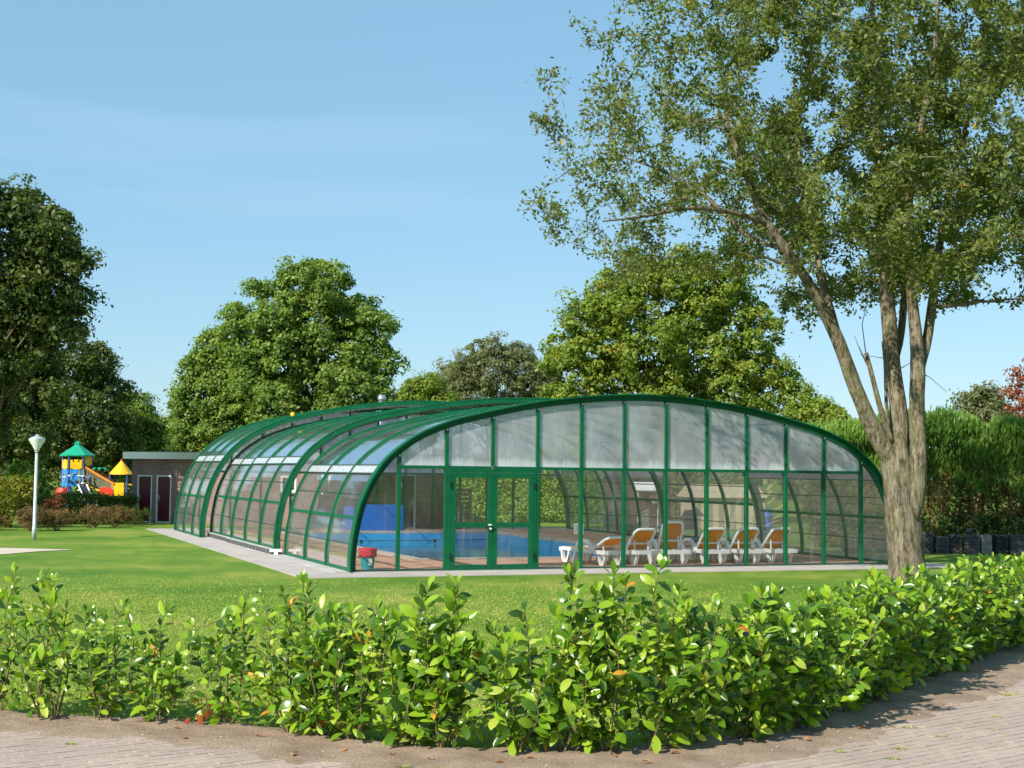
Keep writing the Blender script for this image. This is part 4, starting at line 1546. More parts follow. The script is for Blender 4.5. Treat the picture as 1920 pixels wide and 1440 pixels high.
for x in (tx - .25, tx + .25):
    MB().lathe([(.09, 0.2), (.1, .55), (.06, .6)], 8, (x, -.45, 0)).build('drum', 'play_blue' if x < tx else 'play_red', p)
MB().tube(smooth_curve([(2.62, -.35, 0), (2.62, -.35, 1.15), (2.72, -.35, 1.3), (2.88, -.35, 1.28), (2.94, -.35, 1.1), (2.94, -.35, .2)], 20), .035, 6).build('hand_rail', 'play_yellow', p)
MB().lathe([(.06, .3), (.09, .36), (.09, .55), (.05, .6)], 8, (2.92, -.4, 0)).build('knob', 'play_red', p)
# slide with white sides
MB().sweep([(.62, -1.1, 1.2), (.95, -1.5, .75), (1.35, -2.0, .25), (1.6, -2.3, .15)], (.77, .64, 0), .2, .02).build('slide_bed', 'glass_dark', p)
for s in (-1, 1):
    o_ = Vector((.77, .64, 0)) * .22 * s
    MB().tube([Vector(q) + o_ for q in ((.62, -1.1, 1.28), (.95, -1.5, .85), (1.35, -2.0, .35), (1.6, -2.3, .25))], .035, 6).build('slide_side', 'white_plastic', p)
MB().sweep([(.5, -.6, .85), (1.0, -.6, .45), (1.4, -.6, .2)], (0, 1, 0), .12, .03).build('ramp', 'play_orange', p)

# ------------------------------------------------------------------ trees and shrubs
def at(px, py, Y):
    """world point at depth Y seen at photo position (px, py): used to read sizes off the photograph"""
    f_, p_, r_ = 2690.26, R(3.51342), R(.68173)
    dx, dy = px - 960, py - 720
    a_ = (dx * math.cos(r_) + dy * math.sin(r_)) / f_
    b_ = -(-dx * math.sin(r_) + dy * math.cos(r_)) / f_
    d = (a_, math.cos(p_) - b_ * math.sin(p_), math.sin(p_) + b_ * math.cos(p_))
    k = Y / d[1]
    return np.array([d[0] * k, Y, 2.15 + d[2] * k])

def add_np(name, me, parent=None, kind=None, loc=None):
    o = bpy.data.objects.new(name, me)
    COL.objects.link(o)
    o.parent = parent
    if kind:
        o['kind'] = kind
    if loc is not None:
        o.location = loc
    return o

def lobe_leaves(lobes, n_total, leaf, aspect=.62, g=None, sub_r=.34, shell=(.70, 1.02), up=.3, per=60):
    """leaves on small rounded clumps that sit over the outer part of every lobe; lobes rows: x,y,z,rx,ry,rz"""
    g = g or rng
    lobes = np.asarray(lobes, float)
    area = (lobes[:, 3] * lobes[:, 5])
    prob = area / area.sum()
    n_sub = max(8, n_total // per)
    li = g.choice(len(lobes), n_sub, p=prob)
    dirs = unit(g.normal(size=(n_sub, 3)) + np.array([0, -.15, .12]))
    rad = shell[0] + (shell[1] - shell[0]) * g.random(n_sub)
    c = lobes[li, :3] + dirs * rad[:, None] * lobes[li, 3:6]
    sr = sub_r * (.45 + 1.1 * g.random(n_sub) ** 1.5)
    k = per
    d2 = unit(g.normal(size=(n_sub * k, 3)) + np.array([0, 0, .35]) + np.repeat(dirs, k, 0) * .5)
    rr = np.repeat(sr, k) * (.25 + .8 * g.random(n_sub * k) ** .55)
    # a few leaves stick out on shoots
    rr *= np.where(g.random(n_sub * k) > .94, 1.45, 1.0)
    P = np.repeat(c, k, 0) + d2 * rr[:, None] * np.array([1.0, 1.0, .72])
    Nrm = d2 * 1.0 + g.normal(size=(n_sub * k, 3)) * .5 + np.array([0, 0, up])
    keep = P[:, 2] > .03
    P, Nrm = P[keep], Nrm[keep]
    t = np.clip(np.repeat(g.random(n_sub), k)[keep] * .6 + g.random(len(P)) * .4, 0, 1)
    L = leaf * (.6 + .8 * g.random(len(P)))
    v, f, ti = leaf_quads(P, Nrm, L, L * aspect, t, g)
    return v, f, ti

def limb_mesh(mb, a, b, r0, r1, g, bend=.08, n=7):
    a, b = np.array(a, float), np.array(b, float)
    L = np.linalg.norm(b - a)
    off = g.normal(size=3) * L * bend
    u = np.linspace(0, 1, n)[:, None]
    pts = a + (b - a) * u + off * np.sin(u * math.pi)
    mb.tube(pts.tolist(), [r0 + (r1 - r0) * float(q) for q in u[:, 0]], 6)

def bg_tree(name, label, cat, base, Y, lobes_px, n, leafmat, leaf=.2, trunk_r=.22, group=None, seed=1, depth_k=.9, sub_r=.4, aspect=.62, extra=1):
    """base: photo x of the trunk; lobes_px rows (px, py, r_px)"""
    g = np.random.default_rng(seed)
    s = Y / 2690.26
    b = at(base, 880, Y)
    t = thing(name, label, cat, (float(b[0]), Y, 0), 0, group)
    lob = []
    for (px, py, rp) in lobes_px:
        c = at(px, py, Y)
        r = rp * s
        dy0 = (g.random() - .5) * 1.4 * r
        lob.append([c[0] - b[0], dy0, c[2], r, r * depth_k, r * .92])
        for e in range(4):        # small outer sprays break up the outline
            q = unit(g.normal(size=3) + np.array([0, -.2, .25])) * r * (.95 + .25 * g.random())
            lob.append([c[0] - b[0] + q[0], dy0 + q[1], c[2] + q[2], r * .3, r * .3, r * .26])
        for e in range(extra):
            q = unit(g.normal(size=3)) * r * .55
            lob.append([c[0] - b[0] + q[0] * .7, dy0 + (abs(q[1]) + .5 * r) * (1 if e % 2 == 0 else -1), c[2] + q[2] * .6, r * .8, r * .8, r * .75])
    v, f, ti = lobe_leaves(lob, int(n * 1.35), leaf * .84, aspect, g, sub_r * .95)
    add_np('crown', np_mesh('crown', v, f, leafmat, ti), t, 'stuff')
    mb = MB()
    zmin = min(l[2] - l[5] for l in lob)
    ztop = max(l[2] for l in lob)
    hh = max(1.2, .35 * ztop)
    mb.tube([(0, .4, 0), (.05, .5, hh * .5), (-.03, .7, hh), (.02, 1.0, ztop * .6)], [trunk_r * 1.25, trunk_r, trunk_r * .9, trunk_r * .3], 9)
    for l in lob:
        if l[3] < .6:
            continue
        l = [l[0] * .72, .7 + (l[1] - .7) * .72, l[2] * .8] + l[3:]
        limb_mesh(mb, (0, .7, min(hh * (.6 + .5 * g.random()), max(.4, l[2] - .3))), l[:3], trunk_r * .26, .02, g)
    mb.build('trunk', 'stem_bark', t, True)
    return t

BGG = 'trees beyond the pool enclosure'
# tall tree at the left edge
bg_tree('broadleaf_tree', 'tall dark leafy tree cut off by the left edge', 'tree', -40, 51,
        [(-30, 400, 60), (15, 375, 45), (50, 420, 48), (-60, 470, 80), (115, 420, 24), (105, 455, 34), (70, 480, 50), (125, 500, 42), (160, 495, 18), (20, 520, 70), (90, 560, 55), (140, 560, 30),
         (-60, 600, 80), (40, 615, 55), (95, 610, 42), (125, 625, 26), (-130, 520, 80), (-40, 690, 70), (-70, 780, 80), (5, 675, 42), (-100, 640, 80)],
        52000, 'leaf_dark', .20, .34, BGG, 11, sub_r=.45)
bg_tree('broadleaf_tree', 'lower dark tree below the tall one at the left edge', 'tree', -10, 61,
        [(35, 650, 52), (75, 655, 40), (-20, 690, 80), (40, 720, 60), (80, 705, 32), (-70, 760, 90), (20, 790, 60), (65, 770, 38), (-20, 850, 80), (40, 840, 50), (-120, 700, 90)],
        40000, 'leaf_dark', .2, .3, BGG, 15, sub_r=.45)
bg_tree('broadleaf_tree', 'dark round-topped tree directly behind the playground castle', 'tree', 150, 78,
        [(150, 690, 48), (180, 700, 40), (110, 740, 70), (200, 745, 42), (160, 790, 70), (90, 820, 60), (215, 800, 45), (130, 850, 60), (190, 855, 50), (60, 860, 50), (235, 850, 35)],
        42000, 'leaf_dark', .20, .3, BGG, 12, sub_r=.5)
bg_tree('broadleaf_tree', 'mid green tree behind the brick building roof left end', 'tree', 240, 84,
        [(232, 765, 30), (255, 770, 26), (240, 810, 42), (280, 805, 28), (215, 840, 40), (265, 850, 40), (295, 840, 25), (305, 800, 14), (240, 890, 50), (290, 890, 40)],
        26000, 'leaf_oak', .19, .25, BGG, 13, sub_r=.5)
bg_tree('broadleaf_tree', 'small pale tree in the gap left of the large oak', 'tree', 300, 95,
        [(295, 800, 22), (310, 815, 20), (300, 850, 30), (280, 850, 26), (318, 850, 20), (300, 890, 35)],
        12000, 'leaf_grey', .2, .2, BGG, 14, sub_r=.5)
# big oak, two crowns
bg_tree('oak_tree', 'large green oak with peaked crown left of centre', 'tree', 590, 66,
        [(588, 520, 36), (560, 545, 40), (620, 550, 42), (535, 515, 22), (480, 545, 14), (500, 550, 16), (590, 600, 62), (655, 590, 42), (690, 575, 20), (700, 620, 36), (520, 610, 48), (540, 670, 62), (640, 670, 68), (700, 680, 42), (725, 665, 16),
         (580, 730, 62), (500, 700, 50), (660, 740, 52), (705, 735, 30), (530, 770, 52), (470, 750, 46), (620, 790, 52), (440, 600, 26), (450, 640, 36), (690, 790, 40)],
        72000, 'leaf_oak', .20, .34, BGG, 21, sub_r=.42)
bg_tree('oak_tree', 'lower oak crown sloping down on the left of the large oak', 'tree', 400, 68,
        [(410, 655, 34), (385, 690, 34), (430, 700, 44), (360, 725, 30), (400, 750, 48), (345, 770, 28), (380, 800, 46), (440, 780, 46), (345, 815, 26), (425, 830, 40), (480, 820, 40), (360, 850, 40), (430, 870, 45)],
        44000, 'leaf_oak', .19, .26, BGG, 22, sub_r=.42)
bg_tree('broadleaf_tree', 'grey-green tree with spiky top in the middle distance', 'tree', 930, 92,
        [(905, 660, 26), (935, 655, 28), (965, 665, 26), (880, 690, 34), (925, 700, 44), (975, 700, 38), (850, 715, 32), (830, 735, 30), (890, 740, 44), (950, 745, 48), (1005, 715, 34), (1000, 750, 40), (860, 760, 36), (1030, 735, 34), (1040, 770, 34), (845, 700, 20), (810, 750, 30)],
        42000, 'leaf_grey', .20, .28, BGG, 23, sub_r=.45, aspect=.5)
bg_tree('broadleaf_tree', 'low olive green tree beside the steel flue', 'tree', 790, 86,
        [(800, 725, 24), (780, 735, 22), (760, 750, 24), (815, 745, 30), (745, 765, 18), (785, 770, 30), (830, 775, 34)],
        17000, 'leaf_olive', .18, .2, BGG, 24, sub_r=.45)
bg_tree('oak_tree', 'broad yellow-green tree behind the arch right of centre', 'tree', 1260, 62,
        [(1200, 535, 46), (1260, 525, 46), (1330, 540, 50), (1140, 565, 44), (1100, 600, 44), (1180, 590, 56), (1290, 600, 60), (1380, 580, 46), (1420, 620, 42), (1060, 640, 38), (1120, 660, 58), (1220, 670, 66), (1330, 670, 64), (1420, 680, 48), (1460, 660, 26), (1480, 705, 24),
         (1070, 705, 44), (1150, 730, 60), (1260, 740, 60), (1370, 740, 58), (1450, 740, 44), (1050, 750, 34), (1490, 745, 28), (1210, 500, 22), (1300, 500, 26)],
        76000, 'leaf_olive', .19, .34, BGG, 25, sub_r=.42)
for (bx, Y, lb, sd, lab) in (
        (1545, 60, [(1530, 775, 28), (1555, 770, 22), (1570, 790, 26), (1510, 790, 30), (1540, 815, 40), (1590, 815, 28), (1500, 830, 40), (1560, 850, 50)], 31, 'small green tree above the right shoulder of the enclosure'),
        (1840, 62, [(1840, 755, 26), (1820, 770, 22), (1860, 765, 26), (1845, 790, 34), (1810, 800, 26), (1880, 800, 34), (1850, 840, 46)], 32, 'round dark green tree rising above the right hedge')):
    bg_tree('broadleaf_tree', lab, 'tree', bx, Y, lb, 14000, 'leaf_grey' if sd == 32 else 'leaf_olive', .18, .2, BGG, sd, sub_r=.4)
bg_tree('red_leaved_tree', 'red autumn tree at the right edge above the hedge', 'tree', 1915, 58,
        [(1908, 750, 20), (1890, 775, 18), (1935, 725, 26), (1918, 695, 14), (1905, 795, 28), (1940, 785, 36), (1955, 700, 36), (1760, 785, 8), (1790, 785, 8)],
        3200, 'leaf_red', .15, .14, None, 33, sub_r=.34)
# ---- shrubs on the left
def shrub(name, label, X, Y, rx, ry, h, n, mat, leaf, seed, aspect=.6, group=None, up=.4):
    g = np.random.default_rng(seed)
    t = thing(name, label, 'shrub', (X, Y, 0), 0, group)
    lob = [[0, 0, h * .5, rx * .8, ry * .8, h * .5]]
    for k in range(7):
        a_ = g.random() * 6.28
        lob.append([math.cos(a_) * rx * .55, math.sin(a_) * ry * .55, h * (.35 + .45 * g.random()), rx * .45, ry * .45, h * .26])
    v, f, ti = lobe_leaves(lob, n, leaf, aspect, g, min(.2, h * .16), (.5, 1.0), up, 30)
    add_np('foliage', np_mesh('foliage', v, f, mat, ti), t, 'stuff')
    mb = MB()
    for k in range(6):
        l = lob[1 + k % 7]
        limb_mesh(mb, (g.normal() * .05, g.normal() * .05, 0), l[:3], .025, .008, g, .1, 5)
    mb.build('stems', 'stem_bark', t)
    return t
shrub('laurel_bush', 'tall pale-leaved bush behind the lamp post', -18.7, 55.0, .85, .9, 2.35, 2600, 'leaf_laurel_far', .15, 41, .42, up=.9)
shrub('laurel_bush', 'upright laurel bush just right of the lamp post', -17.95, 54.8, .42, .6, 1.95, 1500, 'leaf_laurel_far', .15, 42, .42, up=.9)
shrub('yellow_green_shrub', 'yellow-green shrub at the left edge below the tall tree', -17.6, 50.5, .95, .9, 1.85, 5000, 'leaf_yellowgreen', .09, 43)
shrub('red_shrub', 'small red-leaved shrub right of the lamp post', -16.3, 51.2, .38, .4, 1.15, 1200, 'leaf_red', .08, 44)
for k, (X, Y, rx, h, lab) in enumerate(((-17.3, 48.2, .65, .55, 'brown heather mound at the left edge of the lawn'), (-16.0, 48.0, .62, .85, 'largest rust-brown heather mound beside the lamp post'), (-15.2, 48.4, .6, .78, 'rust-brown heather mound just right of the lamp post foot'),
                                       (-14.8, 51.0, .75, .8, 'brown heather mound in front of the clipped hedge, left one'), (-14.4, 52.6, .8, .72, 'brown heather mound in front of the clipped hedge, right one'), (-14.2, 54.2, .8, .7, 'dark heather mound nearest the brick building'))):
    shrub('heather', lab, X, Y, rx, .6, h, 4200, 'leaf_heather' if k != 5 else 'leaf_dark', .06, 50 + k, .35, 'heather mounds along the hedge', .5)

def box_foliage(a, b, depth, z0, z1, n, leaf, g, aspect=.6, bulge=.12, upv=.2, jag=.1):
    """leaves over the faces of a long clipped hedge body between ground points a and b"""
    a, b = np.array(a, float), np.array(b, float)
    d = b - a
    L = np.linalg.norm(d)
    d /= L
    nr = np.array([d[1], -d[0]])
    h = z1 - z0
    wts = np.array([L * h, L * h, L * depth, depth * h, depth * h])
    which = g.choice(5, n, p=wts / wts.sum())
    u, v = g.random(n), g.random(n)
    along = u * L
    acr = np.zeros(n)
    zz = z0 + v * h
    N = np.zeros((n, 3))
    for k, s in ((0, 1), (1, -1)):
        m = which == k
        acr[m] = s * depth / 2
        N[m, :2] = nr * s
    m = which == 2
    acr[m] = (v[m] - .5) * depth
    zz[m] = z1
    N[m, 2] = 1
    for k, s in ((3, 0), (4, 1)):
        m = which == k
        along[m] = s * L
        acr[m] = (u[m] - .5) * depth
        N[m, :2] = d * (2 * s - 1)
    P = np.zeros((n, 3))
    P[:, :2] = a + d * along[:, None] + nr * acr[:, None]
    P[:, 2] = zz
    bul = (vnoise(along * 1.7, zz * 2.1, 9) - .5) * 2 * bulge + g.normal(size=n) * jag * .6 - np.abs(g.normal(size=n)) * jag
    P += N * bul[:, None]
    P[:, 2] = np.maximum(P[:, 2], .03)
    return P, N, along, zz

g = np.random.default_rng(60)
t = thing('clipped_hedge', 'low clipped green hedge in front of the playground', 'hedge', (-16.2, 55.4, 0))
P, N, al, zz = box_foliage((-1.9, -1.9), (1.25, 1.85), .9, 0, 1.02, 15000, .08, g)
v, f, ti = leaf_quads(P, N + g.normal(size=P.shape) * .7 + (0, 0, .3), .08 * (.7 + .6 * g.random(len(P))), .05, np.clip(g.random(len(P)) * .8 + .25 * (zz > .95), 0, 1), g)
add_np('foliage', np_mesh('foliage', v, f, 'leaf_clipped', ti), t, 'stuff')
mb = MB()
for k in range(14):
    u = (k + .5) / 14
    x, y = -1.9 + 3.15 * u, -1.9 + 3.75 * u
    mb.tube([(x, y, 0), (x + .05, y, .5), (x, y + .04, .92)], [.03, .022, .01], 5)
mb.build('stems', 'stem_bark', t)

# ---- tall conifer hedge on the right, brown and bare below, ivy at its foot
g = np.random.default_rng(61)
t = thing('conifer_hedge', 'tall conifer hedge, vivid green above and brown below, behind the tiles', 'hedge', (14.0, 43.0, 0))
A_, B_ = (-4.8, 1.2), (9.5, .6)
P, N, al, zz = box_foliage(A_, B_, 1.6, 1.5, 3.75, 74000, .16, g, bulge=.3, jag=.13)
ok_ = zz > 1.55 + 1.0 * vnoise(al * 1.6, al * 0 + 2, 31) + .3 * g.normal(size=len(zz)) * .6
P, N, al, zz = P[ok_], N[ok_], al[ok_], zz[ok_]
P[:, 2] += (vnoise(al * .9, al * 0, 4) - .5) * .5 * (zz > 3) + .12 * g.random(len(P)) * (zz > 3.7)
D = unit(N * .55 + np.array([0, 0, 1.0]) + g.normal(size=P.shape) * .35)          # sprays point up and out
S = unit(np.cross(D, N + g.normal(size=P.shape) * .6))
Lk = (.24 * (.6 + .8 * g.random(len(P))))[:, None]
Wk = .03
v = np.stack([P - D * Lk * .5, P - S * Wk, P + D * Lk * .5, P + S * Wk], 1).reshape(-1, 3)
f = np.arange(len(P) * 4).reshape(-1, 4)
ti = np.repeat(np.clip(.6 * vnoise(al * 2.2, zz * 2.2, 6) + .45 * g.random(len(P)), 0, 1), 4)
add_np('green_foliage', np_mesh('green_foliage', v, f, 'leaf_conifer', ti), t, 'stuff')
P, N, al, zz = box_foliage(A_, B_, 1.35, .2, 2.6, 50000, .12, g, bulge=.22, jag=.16)
v, f, ti = leaf_quads(P, N + g.normal(size=P.shape) * .8 + (0, 0, .2), .11 * (.6 + .8 * g.random(len(P))), .05, np.clip(.75 * vnoise(al * 3.1, zz * 1.2, 16) + .35 * g.random(len(P)) - .1, 0, 1), g)
add_np('brown_foliage', np_mesh('brown_foliage', v, f, 'leaf_hedge_low', ti), t, 'stuff')
P, N, al, zz = box_foliage((A_[0], A_[1] - .25), (B_[0], B_[1] - .25), 1.2, 0, 1.0, 12000, .1, g, bulge=.2, jag=.15)
v, f, ti = leaf_quads(P, N + g.normal(size=P.shape) * .7 + (0, 0, .5), .11, .09, g.random(len(P)), g)
add_np('ivy', np_mesh('ivy', v, f, 'leaf_ivy', ti), t, 'stuff')
mb = MB()
for k in range(34):
    u = (k + .5) / 34
    x, y = A_[0] + (B_[0] - A_[0]) * u, A_[1] + (B_[1] - A_[1]) * u
    mb.tube([(x, y, 0), (x + g.normal() * .08, y, 1.6), (x + g.normal() * .1, y, 3.5)], [.06, .05, .02], 6)
    for q in range(7):
        zz_ = .4 + .3 * q
        an = g.random() * 6.28
        mb.tube([(x, y, zz_), (x + .6 * math.cos(an), y + .6 * math.sin(an), zz_ + .3)], [.015, .005], 4)
mb.build('trunks', 'stem_bark', t)
# green hedge seen through the far end of the enclosure
g = np.random.default_rng(62)
t = thing('green_hedge', 'green hedge seen through the double door beyond the pool', 'hedge', (1.0, 62.0, 0))
P, N, al, zz = box_foliage((-6, 0), (9, 0), 1.6, 0, 2.9, 26000, .14, g, bulge=.3, jag=.14)
v, f, ti = leaf_quads(P, N + g.normal(size=P.shape) * .7 + (0, 0, .4), .15, .09, np.clip(.7 * vnoise(al * 1.5, zz * 1.5, 3) + .4 * g.random(len(P)), 0, 1), g)
add_np('foliage', np_mesh('foliage', v, f, 'leaf_olive', ti * .85), t, 'stuff')
mb = MB()
for k in range(12):
    mb.tube([(-5.5 + k * 1.28, 0, 0), (-5.4 + k * 1.28, 0, 2.4)], [.06, .02], 6)
mb.build('stems', 'stem_bark', t)
# far belt of trees that closes the horizon
g = np.random.default_rng(63)
lob = []
for k in range(90):
    X = -75 + 150 * k / 89
    lob.append([X + g.normal(), 128 + g.normal() * 5, 2.2 + g.random() * 1.2, 2.6, 2.6, 2.6 + g.random() * 1.6])
v, f, ti = lobe_leaves(lob, 60000, .45, .6, g, .8)
o = add_np('far_woodland', np_mesh('far_woodland', v, f, 'leaf_dark', ti))
o['kind'] = 'stuff'
tag(o, 'distant dark belt of trees closing the view', 'woodland')

# ------------------------------------------------------------------ the large many-stemmed tree in front
g = np.random.default_rng(77)
TB = np.array([8.07, 29.7, 0.0])
tree = thing('broadleaf_tree', 'large tree with several forked stems standing before the enclosure on the right', 'tree', tuple(TB))
def tp(px, py, dy=0.0):
    q = at(px, py, 29.7 + dy) - TB
    return q
LIMBS = []   # (points, radii)
def limb(pts, rad, n=26):
    k_ = 1.0 if rad[0] > .36 else .82
    P_ = smooth_curve([list(p_) + [r_ * k_] for p_, r_ in zip(pts, rad)], n)
    LIMBS.append(P_)
    return P_
trunk = limb([tp(1702, 1094), tp(1700, 1060), tp(1694, 1000), tp(1689, 950), tp(1685, 905), tp(1680, 865), tp(1680, 835), tp(1680, 800)], [.385, .36, .35, .34, .325, .30, .23, .10], 34)
lft = limb([tp(1685, 880), tp(1660, 845, -.1), tp(1631, 790, -.2), tp(1602, 720, -.3), tp(1572, 640, -.4), tp(1535, 565, -.6), tp(1490, 490, -.8), tp(1440, 420, -1.0), tp(1400, 330, -1.3), tp(1360, 220, -1.5)], [.22, .225, .195, .18, .165, .14, .12, .10, .08, .05])
lft2 = limb([tp(1575, 645, -.4), tp(1560, 590, -.1), tp(1545, 540, .3), tp(1525, 450, .8), tp(1505, 340, 1.2), tp(1490, 200, 1.6)], [.10, .10, .095, .085, .07, .04])
cen_ = limb([tp(1683, 870), tp(1686, 800, .1), tp(1682, 740, .1), tp(1675, 690, .15), tp(1668, 610, .2), tp(1660, 520, .25), tp(1650, 400, .3), tp(1645, 260, .3), tp(1640, 90, .4), tp(1630, -60, .4)], [.24, .225, .205, .20, .19, .17, .14, .11, .08, .04])
cen2 = limb([tp(1676, 690, .2), tp(1690, 620, .5), tp(1695, 540, .8), tp(1690, 430, 1.2), tp(1700, 300, 1.6), tp(1720, 120, 2.0)], [.09, .095, .09, .08, .065, .035])
rgt = limb([tp(1704, 985, -.1), tp(1718, 935, -.15), tp(1722, 890, -.2), tp(1721, 830, -.2), tp(1719, 760, -.25), tp(1722, 690, -.3), tp(1717, 620, -.3), tp(1708, 540, -.4), tp(1700, 420, -.6), tp(1720, 280, -.9), tp(1750, 120, -1.2), tp(1760, -40, -1.4)], [.20, .205, .20, .19, .185, .185, .15, .125, .11, .09, .07, .04])
rgt2 = limb([tp(1724, 700, -.25), tp(1738, 640, -.1), tp(1748, 570, .1), tp(1757, 490, .3), tp(1775, 380, .6), tp(1810, 240, 1.0), tp(1850, 100, 1.2)], [.11, .12, .115, .105, .085, .06, .035])
stub = limb([tp(1672, 830, -.15), tp(1652, 770, -.3), tp(1638, 715, -.4), tp(1624, 662, -.5)], [.075, .07, .062, .055], 14)
small = limb([tp(1668, 850, .2), tp(1662, 760, .45), tp(1660, 690, .5), tp(1655, 640, .55)], [.05, .045, .04, .03], 12)
bl1 = limb([tp(1440, 420, -1.0), tp(1380, 400, -1.4), tp(1300, 390, -1.8), tp(1210, 405, -2.2), tp(1130, 415, -2.5)], [.07, .06, .05, .035, .02])
bl2 = limb([tp(1480, 470, -.8), tp(1400, 440, -.4), tp(1320, 365, .2), tp(1240, 320, .6), tp(1140, 285, 1.0)], [.07, .06, .05, .035, .02])
br1 = limb([tp(1775, 380, .6), tp(1830, 350, 0), tp(1890, 360, -.8), tp(1950, 400, -1.2)], [.06, .05, .035, .02])
wood = MB()
def limb_tube(mb, P_, n, rough=.05):
    for ring in range(1):
        pass
    pts = [Vector(q[:3]) for q in P_]
    up = None
    base = len(mb.v)
    for i, q in enumerate(P_):
        tdir = (pts[min(i + 1, len(pts) - 1)] - pts[max(i - 1, 0)]).normalized()
        a_ = up if up is not None else (Vector((1, 0, 0)) if abs(tdir.x) < .8 else Vector((0, 1, 0)))
        b_ = (a_ - tdir * a_.dot(tdir)).normalized()
        up = b_
        c_ = tdir.cross(b_)
        for k in range(n):
            an = 2 * math.pi * k / n
            rr = q[3] * (1 + rough * (2 * float(vnoise(np.array(k * .9 + 3), np.array(q[2] * 3.0), 8)) - 1) + rough * .8 * math.sin(an * 3 + q[2] * 1.3))
            if mb is wood and q[2] < .45:
                rr *= 1 + (.45 - q[2]) * .1 * (1 + .6 * math.sin(an * 4 + 1))
            w_ = pts[i] + (b_ * math.cos(an) + c_ * math.sin(an)) * rr
            mb.v.append(tuple(w_))
    m = len(P_)
    for i in range(m - 1):
        for k in range(n):
            mb.f.append((base + i * n + k, base + i * n + (k + 1) % n, base + (i + 1) * n + (k + 1) % n, base + (i + 1) * n + k))
    mb.f.append(tuple(base + k for k in range(n - 1, -1, -1)))
    mb.f.append(tuple(base + (m - 1) * n + k for k in range(n)))
for P_ in (trunk,):
    limb_tube(wood, P_, 22, .07)
for P_ in (lft, lft2, cen_, cen2, rgt, rgt2, stub, small, bl1, bl2, br1):
    limb_tube(wood, P_, 14, .07)
wood.build('trunk', 'bark', tree, True)

# branches grown towards points spread through the crown
CC = np.array([-.05, .0, 9.4])
CR = np.array([7.9, 6.6, 6.3])
nodes = []
for P_ in (lft, lft2, cen_, cen2, rgt, rgt2, bl1, bl2, br1):
    for q in P_:
        if q[2] > 4.6:
            nodes.append(q)
nodes = np.array(nodes)
targets = []
while len(targets) < 760:
    d = unit(g.normal(size=3))
    r = g.random() ** .42
    q = CC + d * CR * r
    low = 5.75 + .9 * (abs(q[0]) < 3.2) * 0 + (.55 if q[0] < -2.5 else 0)
    if q[2] > 10.6 and q[0] < -6.2:
        continue
    if q[2] < low + .5 * g.random():
        continue
    targets.append(q)
targets = np.array(targets)
targets = targets[np.argsort(np.linalg.norm((targets - np.array([0, 0, 6.5])), axis=1))]
branches = MB()
twigs = []
for q in targets:
    dvec = nodes[:, :3] - q
    dist = np.linalg.norm(dvec, axis=1)
    pen = dist + np.maximum(0, nodes[:, 2] - q[2] + .2) * 1.2 - nodes[:, 3] * 4
    k = int(pen.argmin())
    s_ = nodes[k]
    L = dist[k]
    if L < .25:
        continue
    r0 = min(s_[3] * .75, .012 + .016 * L)
    n = max(4, int(L / .35) + 3)
    u = np.linspace(0, 1, n)[:, None]
    mid_ = (s_[:3] + q) / 2 + g.normal(size=3) * L * .10 + np.array([0, 0, -.05 * L])
    pts = (1 - u) ** 2 * s_[:3] + 2 * u * (1 - u) * mid_ + u ** 2 * q
    pts[1:-1] += g.normal(size=(n - 2, 3)) * .03
    rad = r0 + (.006 - r0) * u[:, 0]
    branches.tube(pts.tolist(), rad.tolist(), 5, False)
    nodes = np.vstack([nodes, np.concatenate([pts[1:], rad[1:, None]], 1)])
    # side twigs
    for e in range(3 + int(L * 2.2)):
        w = .3 + .7 * g.random()
        i0 = int(w * (n - 1))
        a_ = pts[i0]
        dr = unit(unit(q - s_[:3]) * .6 + g.normal(size=3) * .7 + np.array([0, 0, -.05]))
        ln = .3 + .55 * g.random()
        b_ = a_ + dr * ln
        branches.tube([a_.tolist(), ((a_ + b_) / 2 + g.normal(size=3) * .04).tolist(), b_.tolist()], [.009, .007, .003], 3, False)
        twigs.append((a_, b_))
    twigs.append((pts[-2], pts[-1]))
# dead twigs low between the stems
for (px, py, qx, qy, dy) in ((1650, 765, 1612, 650, -.3), (1628, 690, 1602, 630, -.45), (1668, 690, 1612, 665, .2), (1690, 690, 1725, 650, .3), (1728, 700, 1775, 735, -.3), (1624, 668, 1632, 540, -.5)):
    a_, b_ = tp(px, py, dy), tp(qx, qy, dy - .1)
    branches.tube([a_.tolist(), ((a_ + b_) / 2 + g.normal(size=3) * .08).tolist(), b_.tolist()], [.012, .009, .004], 4, False)
branches.build('branches', 'twig_bark', tree)
tw = np.array([np.concatenate(q) for q in twigs])
NT = len(tw)
print('twigs', NT)
per = 46
idx = np.repeat(np.arange(NT), per)
# sparser towards the left and at the rim
xx = tw[:, 3]
dens = np.clip(1.0 - .5 * np.clip((-xx - 2.0) / 4.5, 0, 1), .35, 1)
keep = g.random(len(idx)) < dens[idx] * 1.0
idx = idx[keep]
u = g.random((len(idx), 1)) ** .7
P = tw[idx, :3] * (1 - u) + tw[idx, 3:] * u + g.normal(size=(len(idx), 3)) * .085
tdir = unit(tw[idx, 3:] - tw[idx, :3])
N = g.normal(size=P.shape) * .8 + np.array([0, 0, .55])
Ls = .108 * (.65 + .7 * g.random(len(P)))
tint = np.clip(.45 * g.random(NT)[idx] + .45 * g.random(len(P)) + .1 * (g.random(len(P)) > .995), 0, 1)
tint = np.where(g.random(len(P)) > .9985, 1.0, np.minimum(tint, .97))
v, f, ti = leaf_quads(P, N, Ls, Ls * .52, tint, g)
print('tree leaves', len(P))
add_np('crown', np_mesh('crown', v, f, 'leaf_big', ti), tree, 'stuff')

